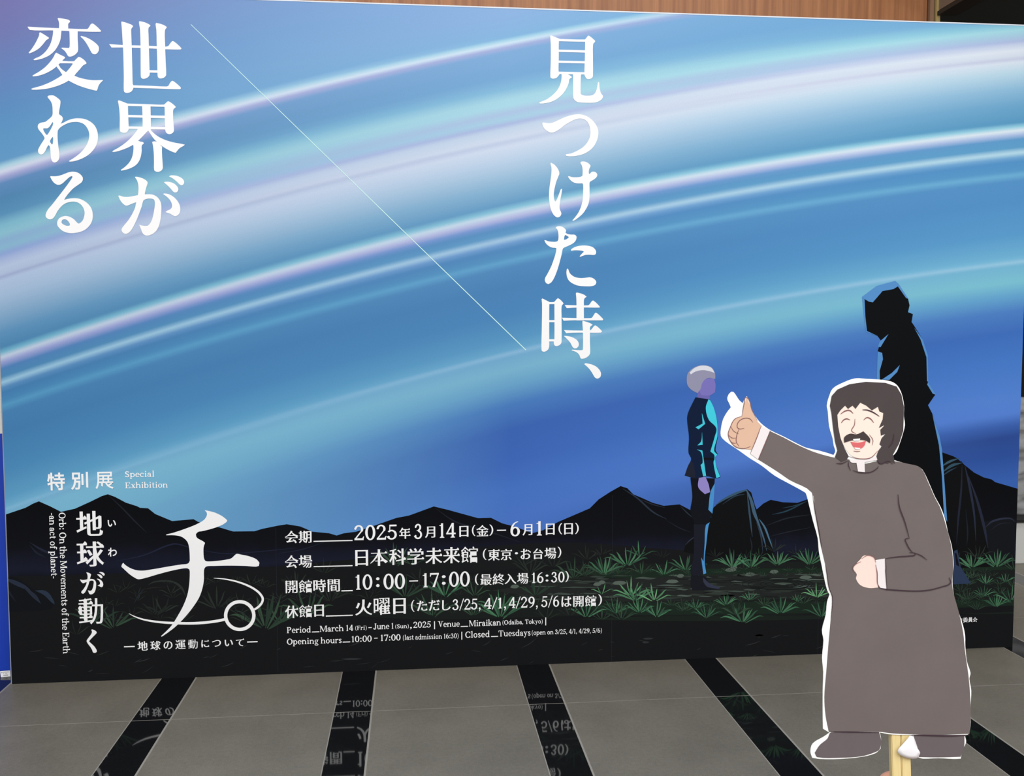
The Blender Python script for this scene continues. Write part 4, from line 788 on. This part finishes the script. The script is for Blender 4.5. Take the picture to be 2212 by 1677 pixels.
# blue and white side partition at the left
bz = on_wall(5, 937, .11)[1]
ml = bpy.data.materials.new('blue_white_partition'); ml.use_nodes = True
nt = NT(ml); b = nt.n['Principled BSDF']; b.inputs['Roughness'].default_value = .5
g = nt.new('ShaderNodeNewGeometry'); sp = nt.new('ShaderNodeSeparateXYZ'); nt.link(g.outputs['Position'], sp.inputs[0])
hl = nt.math('LESS_THAN', nt.math('FLOORED_MODULO', sp.outputs[2], .05), .0016)
up = nt.mix(hl, lin((232, 231, 226)), lin((206, 206, 204)))
nt.link(nt.mix(nt.math('GREATER_THAN', sp.outputs[2], bz), lin((6, 62, 190)), up), b.inputs['Base Color'])
tag(box('wall_left', -4.2, -.30, .11, .15, 0, 2.5, ml), kind='structure', label='partition, blue below and white above')

# small white card on the floor against the blue partition
card = empty('information_card', (-.634, .085, 0))
tag(card, 'tiny white card with grey print standing on the floor by the blue partition', 'card')
def wloc(px, py, y): x, z = on_wall(px, py, y); return (x-card.location.x, z)
A_, B_, C_, D_ = (wloc(x, y, d) for x, y, d in ((.2, 1450.7, .103), (21.4, 1449.3, .103), (22.4, 1462.2, .085), (1.6, 1463.6, .085)))
zmin = min(C_[1], D_[1]); A_, B_, C_, D_ = ((p[0], p[1]-zmin) for p in (A_, B_, C_, D_))
fr = [(D_[0], 0, D_[1]), (C_[0], 0, C_[1]), (B_[0], .018, B_[1]), (A_[0], .018, A_[1])]
bk = [(x, y+.0012, z) for x, y, z in fr]
link_mesh('card_sheet', fr+bk, [(0, 1, 2, 3), (7, 6, 5, 4), (0, 4, 5, 1), (1, 5, 6, 2), (2, 6, 7, 3), (3, 7, 4, 0)], [mat('card_white', (240, 238, 236), .6)], None, card)
def on_card(u, v):
    q = Vector(fr[0]).lerp(Vector(fr[1]), u).lerp(Vector(fr[3]).lerp(Vector(fr[2]), u), v); return (q.x, q.y-.0004, q.z)
cv, cf = [], []
for u0, u1, v0, v1 in ((.30, .78, .22, .34), (.12, .22, .68, .80), (.38, .9, .74, .82), (.5, .7, .5, .58), (.33, .36, .45, .8)):
    k = len(cv); cv += [on_card(u0, v0), on_card(u1, v0), on_card(u1, v1), on_card(u0, v1)]; cf.append((k, k+1, k+2, k+3))
link_mesh('card_print', cv, cf, [mat('card_grey_print', (120, 118, 116), .6)], None, card)

# things seen past the panel's right edge
pz1 = on_wall(2205, 1121, 1.42)[1]; pz2 = on_wall(2205, 858, 1.5)[1]; px0 = on_wall(2150, 1100, 1.42)[0]
pl = empty('display_plinth', (px0+.8, 1.8, 0)); tag(pl, 'low pale plinth on the floor beyond the right edge of the banner', 'plinth')
box('plinth_body', -.8, .8, -.38, .4, 0, pz1-.02, mat('plinth_pale', (214, 214, 210), .5), pl, .004)
box('plinth_top', -.81, .81, -.40, .41, pz1-.02, pz1-.004, mat('plinth_edge_dark', (34, 33, 32), .5), pl, .003)
bm = bmesh.new(); NX, NZ = 60, 60
from mathutils import noise as mn
vs = [[bm.verts.new((-.75+1.5*i/NX, .05*mn.noise(Vector((i*.12, j*.16, 3)))+.03*mn.noise(Vector((i*.3, j*.35, 9))), (pz2-pz1)*j/NZ)) for i in range(NX+1)] for j in range(NZ+1)]
for j in range(NZ):
    for i in range(NX): bm.faces.new((vs[j][i], vs[j][i+1], vs[j+1][i+1], vs[j+1][i]))
bmesh.ops.solidify(bm, geom=bm.faces[:], thickness=.02)
me = bpy.data.meshes.new('grey_sheet'); bm.to_mesh(me); bm.free()
for p_ in me.polygons: p_.use_smooth = True
me.materials.append(mat('crumpled_grey', (196, 196, 196), .7))
sh = bpy.data.objects.new('grey_sheet', me); col.objects.link(sh); sh.location = (px0+.8, 1.56, pz1-.004)
tag(sh, 'crumpled grey sheet standing on the pale plinth past the banner edge', 'sheet')

# ------------------------------------------------------------------ paper cutout held up on a wooden stick
D = 0.57
OPX, OPY = 1947, 1600
cut = empty('paper_cutout'); cut.empty_display_size = .02
tag(cut, 'paper cutout of a moustached man in grey robe pointing left, held on a stick', 'cutout')
M = Matrix((RGT, FWD, UPV)).transposed().to_4x4()
M.translation = CAM + D*(FWD + RGT*((OPX-W/2)/F_PX) - UPV*((OPY-H/2)/F_PX))
cut.matrix_world = M
S = D/F_PX
def cl(p): return ((p[0]-OPX)*S, -(p[1]-OPY)*S)
def A(t): return zoomed(1500, 780, 712, 2212, t)
def B(t): return zoomed(1700, 1220, 512, 1879, t)
def paper_mat(name, rgb, var=.06):
    m = bpy.data.materials.new(name); m.use_nodes = True
    nt = NT(m); b = nt.n['Principled BSDF']; b.inputs['Roughness'].default_value = .75; b.inputs['Specular IOR Level'].default_value = .15
    tc = nt.new('ShaderNodeTexCoord')
    n = nt.noise(tc.outputs['Object'], 26, 4, .6)
    k = tuple(v_*(1-var) for v_ in rgb); h = tuple(min(255, v_*(1+var)) for v_ in rgb)
    nt.link(nt.mix(n, lin(k), lin(h)), b.inputs['Base Color'])
    return m
P_ROBE = paper_mat('print_robe_grey', (102, 93, 91)); P_SHOE = paper_mat('print_shoe_grey', (96, 87, 89)); P_HAIR = paper_mat('print_hair_dark', (68, 61, 61), .08)
P_SKIN = paper_mat('print_skin', (230, 210, 198), .02); P_HAND = paper_mat('print_hand_tan', (204, 168, 144), .03); P_PINK = paper_mat('print_hand_pink', (231, 203, 193), .02)
P_CUFF = paper_mat('print_cuff', (218, 211, 211), .02); P_LINE = mat('print_line_dark', (62, 46, 54), .75, .15); P_RED = mat('print_mouth_red', (202, 98, 100), .75, .15); P_WHITE = paper_mat('cutout_paper_white', (236, 236, 233), .015)
P_BROWN = mat('print_line_brown', (122, 84, 84), .75, .15)
def flat(name, loops, m, layer, parent=cut, smooth=True, label=None):
    v, f = [], []
    for lp in loops:
        lp = smooth_loop(lp, 4, 60) if smooth else lp
        k = len(v); v += [cl(q) for q in lp]
        f += [tuple(k+i for i in t) for t in tessellate_polygon([[Vector((*cl(q), 0)) for q in lp]])]
    o = link_mesh(name, [(x, -.00012*layer, z) for x, z in v], f, [m], None, parent)
    if label: o['label'] = label
    return o
def lines(name, strokes, m, layer, parent=cut):
    v, f = [], []
    for st_ in strokes:
        c = smooth_loop(st_, 6, 200, closed=False); n = len(c); k = len(v)
        for sgn in (1, -1):
            for i, p in enumerate(c):
                a = Vector(c[max(i-1, 0)][:2]); b_ = Vector(c[min(i+1, n-1)][:2]); d = b_-a
                nn = Vector((-d.y, d.x)).normalized() if d.length else Vector((0, 1))
                v.append(cl((p[0]+sgn*nn.x*p[2]/2, p[1]+sgn*nn.y*p[2]/2)))
        f += [(k+i, k+i+1, k+n+i+1, k+n+i) for i in range(n-1)]
    return link_mesh(name, [(x, -.00012*layer, z) for x, z in v], f, [m], None, parent)
def wl(pts, w): return [(x, y, w*(.45 if i in (0, len(pts)-1) else 1)) for i, (x, y) in enumerate(pts)]

outline = (A('248,207 264,210 300,262 324,284 336,260 352,237 368,268 386,325 422,390 460,430 512,466 600,508 700,560 752,583 840,603 900,620 935,632 946,606 936,570 928,520 905,440 896,340 889,300 904,240 930,185 1000,145 1080,117 1150,120 1250,126 1320,138 1362,165 1391,220 1407,300 1406,370 1413,430 1396,500 1376,560 1356,610 1322,648 1340,665 1420,688 1500,708 1534,735 1575,820 1613,908 1652,980 1682,1060 1702,1150 1727,1240 1738,1330 1740,1380') +
           B('1312,100 1318,210 1352,350 1392,470 1412,560 1414,650 1427,770 1455,860 1446,905 1461,1000 1456,1110 1456,1250 1446,1340 1412,1362 1420,1410 1392,1470 1377,1540 1320,1542 1200,1536 1080,1540 1042,1530 1022,1440 996,1352 830,1348 735,1332 746,1380 742,1460 702,1496 600,1524 420,1542 260,1542 200,1532 186,1482 205,1420 290,1368 338,1334 286,1302 284,1200 284,1000 288,850 279,740 290,600 278,520 308,400 318,300 338,240 318,200 294,100 274,0') +
           A('836,1280 828,1190 798,1080 768,960 750,893 738,880 640,826 540,771 450,702 370,652 300,602 240,562 195,527 177,500 181,440 194,390 219,345 245,312 234,285 221,255 231,224'))
ol = smooth_loop(outline, 3, 45)
lp = [cl(q) for q in ol]; n = len(lp); T_ = .00045
tris = tessellate_polygon([[Vector((*q, 0)) for q in lp]])
v = [(x, 0, z) for x, z in lp]+[(x, T_, z) for x, z in lp]
f = [tuple(t) for t in tris]+[tuple(n+i for i in t[::-1]) for t in tris]+[(i, (i+1) % n, n+(i+1) % n, n+i) for i in range(n)]
link_mesh('paper_sheet', v, f, [P_WHITE], None, cut)
robe = (A('506,470 600,515 700,567 800,610 900,640 950,650 1030,660 1130,690 1230,672 1340,673 1430,690 1518,718 1570,818 1611,912 1650,988 1690,1112 1724,1246 1737,1380') +
        B('1308,130 1317,215 1362,380 1396,540 1410,680 1438,880 1450,1020 1456,1200 1446,1342 1200,1350 990,1346 830,1338 730,1326 330,1322 306,1200 296,1050 311,850 331,600 347,420 357,260 330,180 312,60 302,0') +
        A('850,1250 830,1140 806,1000 786,882 640,800 560,745 425,660 468,560'))
flat('robe', [robe], P_ROBE, 1)
flat('shoe', [B('350,1330 730,1330 745,1390 735,1462 700,1487 590,1520 420,1532 240,1527 219,1492 260,1430 320,1380')], P_SHOE, 1)
flat('shoe', [B('1000,1350 1438,1350 1406,1362 1404,1440 1376,1524 1200,1529 1046,1526 1040,1470')], P_SHOE, 1)
face = flat('face', [A('948,350 960,440 985,530 1020,600 1060,640 1140,657 1205,640 1240,590 1262,500 1275,400 1270,330 1200,290 1110,262 1000,290')], P_SKIN, 2)
flat('hair', [A('920,235 958,192 1040,156 1150,140 1280,147 1356,172 1388,226 1405,310 1403,380 1400,470 1372,556 1332,628 1345,690 1318,672 1296,690 1268,682 1236,692 1216,652 1232,604 1256,572 1240,560 1254,520 1282,488 1250,502 1246,462 1276,430 1236,450 1262,392 1266,350 1240,338 1230,308 1190,332 1152,300 1112,280 1080,322 1060,300 1030,322 1010,300 978,332 958,362 964,440 980,520 1008,590 1034,640 1022,662 955,690 985,676 942,645 958,600 942,540 928,440 918,350 908,300')], P_HAIR, 3, smooth=False)
flat('moustache', [A('1003,548 1004,512 1042,488 1086,492 1132,472 1176,520 1176,552 1148,534 1100,528 1058,532')], mat('print_moustache', (64, 54, 54), .75, .15), 5)
flat('mouth', [A('1045,542 1098,548 1150,536 1138,570 1112,588 1072,582')], P_RED, 4)
flat('teeth', [A('1062,524 1110,520 1106,534 1066,536'), A('1070,580 1112,584 1104,592 1082,592')], P_WHITE, 6)
lines('eye', [wl(A('984,416 1000,396 1020,388 1044,396'), 2.2)], P_BROWN, 4); lines('eye', [wl(A('1134,396 1156,380 1180,388 1202,414'), 2.2)], P_BROWN, 4)
lines('eyebrow', [wl(A('980,356 1010,336 1040,332 1064,352'), 2.4)], P_BROWN, 4); lines('eyebrow', [wl(A('1126,328 1160,330 1200,346 1240,372'), 2.6)], P_LINE, 4)
lines('face_lines', [wl(A('1076,388 1072,430 1054,468 1084,488'), 1.6), wl(A('1066,604 1090,608 1112,605'), 1.5), wl(A('1172,494 1196,530 1192,566'), 1.4), wl(A('1032,640 1100,656 1180,650 1228,604'), 1.6)], P_BROWN, 4)
lines('hair_strand', [wl(A('1336,490 1332,530 1318,560 1300,580'), 2.6)], P_LINE, 5)
flat('raised_hand', [A('454,438 440,480 428,540 404,600 378,596 332,590 276,576 238,532 226,486 244,438 268,390 318,370 330,310 350,244 366,282 386,340 420,402')], P_HAND, 2)
lines('finger_lines', [wl(A('392,412 370,388 330,386 296,408 286,440 300,456 334,452'), 1.6), wl(A('300,456 286,490 280,540 300,574'), 1.5), wl(A('244,440 262,470 296,490'), 1.4), wl(A('226,494 250,516 276,518'), 1.4), wl(A('236,532 256,550 280,552'), 1.4), wl(A('318,370 330,300 350,244 386,330 422,402'), 1.6), wl(A('318,370 268,392 240,446 226,490 240,536 276,576 330,588 376,574'), 1.5)], P_BROWN, 3)
flat('cuff', [A('446,440 508,466 428,662 374,622')], P_CUFF, 3); lines('cuff_line', [wl(A('446,440 416,520 374,622'), 1.6), wl(A('508,466 470,560 426,662'), 1.6)], P_BROWN, 4)
flat('lowered_hand', [A('1116,1328 1130,1310 1165,1303 1200,1313 1214,1340 1222,1420')+B('714,110 720,182 650,186 580,162 546,112 552,76 526,46 530,14')], P_PINK, 2)
flat('cuff', [A('1213,1336 1278,1326')+B('780,60 789,192 735,182 716,150 712,60')], P_CUFF, 3)
flat('collar', [A('1034,656 1080,664 1150,664 1218,640 1226,664 1140,680 1142,746 1096,742 1086,684 1050,680')], P_CUFF, 4)
lines('robe_lines', [wl(A('1364,895 1374,980 1410,1080 1440,1190'), 2.4), wl(A('1440,1190 1414,1196 1420,1220 1442,1262 1464,1286'), 2.2), wl(A('1280,1325 1360,1314 1440,1308 1480,1296 1440,1284'), 2.2), wl(A('1470,1286 1520,1306 1558,1335'), 2), wl(B('730,184 800,196 1000,208 1120,201 1220,176 1292,146 1282,100'), 2.4),
    wl(A('1032,672 1032,700 1046,736'), 1.8), wl(A('1060,734 1110,748 1180,746 1220,724 1234,706'), 1.9), wl(A('950,686 985,688 1030,668'), 2), wl(A('1222,668 1250,690 1300,672 1330,692'), 2), wl(A('790,890 806,1000 834,1140 852,1250'), 1.6), wl(B('302,0 312,60 330,180 357,260 347,420'), 1.6), wl(A('1278,1326 1282,1380')+B('780,60 789,204'), 2)], P_LINE, 5)
lines('cuff_line', [wl(A('1116,1346 1080,1364 1062,1392 1080,1420'), 1.4), wl(A('1120,1326 1160,1304 1200,1316 1216,1350'), 1.4), wl(B('700,0 712,60 716,150 735,182'), 1.6)], P_BROWN, 5)
lines('hem_line', [wl(B('330,1322 500,1325 728,1328'), 2.6)], P_LINE, 5); lines('hem_line', [wl(B('992,1350 1100,1352 1300,1356 1438,1349'), 3)], P_LINE, 5)
# torn flap of white paper folded over the stick
fl = smooth_loop(B('966,1350 992,1360 1006,1400 1018,1440 1046,1484 1038,1508 1018,1530 960,1530 906,1512 876,1488 874,1462 912,1416 950,1372'), 4, 60)
fv = [cl(q) for q in fl]; k = len(fv); cx_ = sum(p_[0] for p_ in fv)/k; cz_ = sum(p_[1] for p_ in fv)/k
ringv = [[(cx_+(x-cx_)*s_, -.0012-.0007*(1-s_*s_), cz_+(z-cz_)*s_) for x, z in fv] for s_ in (1, .66, .33)]
v = [q for r_ in ringv for q in r_]+[(cx_, -.0019, cz_)]
f = [(a*k+i, a*k+(i+1) % k, (a+1)*k+(i+1) % k, (a+1)*k+i) for a in (0, 1) for i in range(k)]+[(2*k+i, 2*k+(i+1) % k, 3*k) for i in range(k)]
fo = link_mesh('folded_flap', v, f, [mat('flap_white', (226, 224, 228), .7)], None, cut, True)
sm = fo.modifiers.new('thickness', 'SOLIDIFY'); sm.thickness = .0003
# the stick: a pair of bamboo chopsticks still joined
stick_m = bpy.data.materials.new('bamboo'); stick_m.use_nodes = True
nt = NT(stick_m); b = nt.n['Principled BSDF']; b.inputs['Roughness'].default_value = .55
tc = nt.new('ShaderNodeTexCoord'); mp = nt.new('ShaderNodeMapping'); mp.inputs['Scale'].default_value = (900, 900, 30); nt.link(tc.outputs['Object'], mp.inputs[0])
nt.link(nt.mix(nt.noise(mp.outputs[0], 1, 4, .6), lin((200, 178, 116)), lin((226, 206, 154))), b.inputs['Base Color'])
xs0, xs1 = cl((1926.5, 1677))[0], cl((1967.5, 1677))[0]; xm = (xs0+xs1)/2
bm = bmesh.new()
for a, b_ in ((xs0, xm-.0001), (xm+.0001, xs1)):
    r = bmesh.ops.create_cube(bm, size=1)
    for vv in r['verts']: vv.co = Vector(((a+b_)/2+vv.co.x*(b_-a), .0031+vv.co.y*.0050, -.0375+vv.co.z*.195))
bmesh.ops.bevel(bm, geom=bm.edges[:], offset=.0005, segments=2, affect='EDGES')
me = bpy.data.meshes.new('handle_stick'); bm.to_mesh(me); bm.free(); me.materials.append(stick_m)
so = bpy.data.objects.new('handle_stick', me); col.objects.link(so); so.parent = cut; so.rotation_euler = (0, math.radians(-1.6), 0); so['label'] = 'pale bamboo stick'

# the hand that holds the stick, just below the frame
hand = bpy.data.meshes.new('hand')
NODES = []; EDG = []
def chain(start, pts):
    prev = start
    for x, y, z, r in pts:
        NODES.append((x/1000, y/1000, z/1000, r/1000)); i = len(NODES)-1
        if prev is not None: EDG.append((prev, i))
        prev = i
    return prev
w = chain(None, [(52, -190, -215, 30)]); w = chain(w, [(50, -120, -168, 27), (46, -62, -130, 24)])
pc = chain(w, [(42, -28, -100, 24)])
for k, (dx, dz, L, r) in enumerate(((0, 0, 1.0, 8.4), (1, -19, 1.06, 8.8), (2, -38, 1.0, 8.4), (4, -56, .86, 7.4))):
    chain(pc, [(46+dx, 6, -66+dz, r*1.25), (38+dx, 24, -54+dz, r*1.08), (24*L+dx, 27, -48+dz*.96, r), (5+dx, 19, -31+dz*.96, r*.92), (-7.5*L+dx, 13.5, -32.6+dz*.96, r*.8)])
chain(pc, [(30, -24, -82, 13), (18, -17, -66, 10.5), (4, -11, -54, 9.4), (-7, -9, -46, 7.6)])
hand.from_pydata([n_[:3] for n_ in NODES], EDG, [])
ho = bpy.data.objects.new('hand', hand); col.objects.link(ho); ho.matrix_world = M
sk = ho.modifiers.new('skin', 'SKIN'); sk.use_smooth_shade = True
for d_, n_ in zip(hand.skin_vertices[0].data, NODES): d_.radius = (n_[3], n_[3]); d_.use_root = False
hand.skin_vertices[0].data[0].use_root = True
sb = ho.modifiers.new('smooth', 'SUBSURF'); sb.levels = 2; sb.render_levels = 2
ms = mat('skin', (226, 164, 138), .5, .35)
ms.node_tree.nodes['Principled BSDF'].inputs['Subsurface Weight'].default_value = .1; ms.node_tree.nodes['Principled BSDF'].inputs['Subsurface Radius'].default_value = (.006, .002, .001)
hand.materials.append(ms)
tag(ho, 'hand gripping the wooden stick at the bottom edge, only one fingertip showing', 'hand')
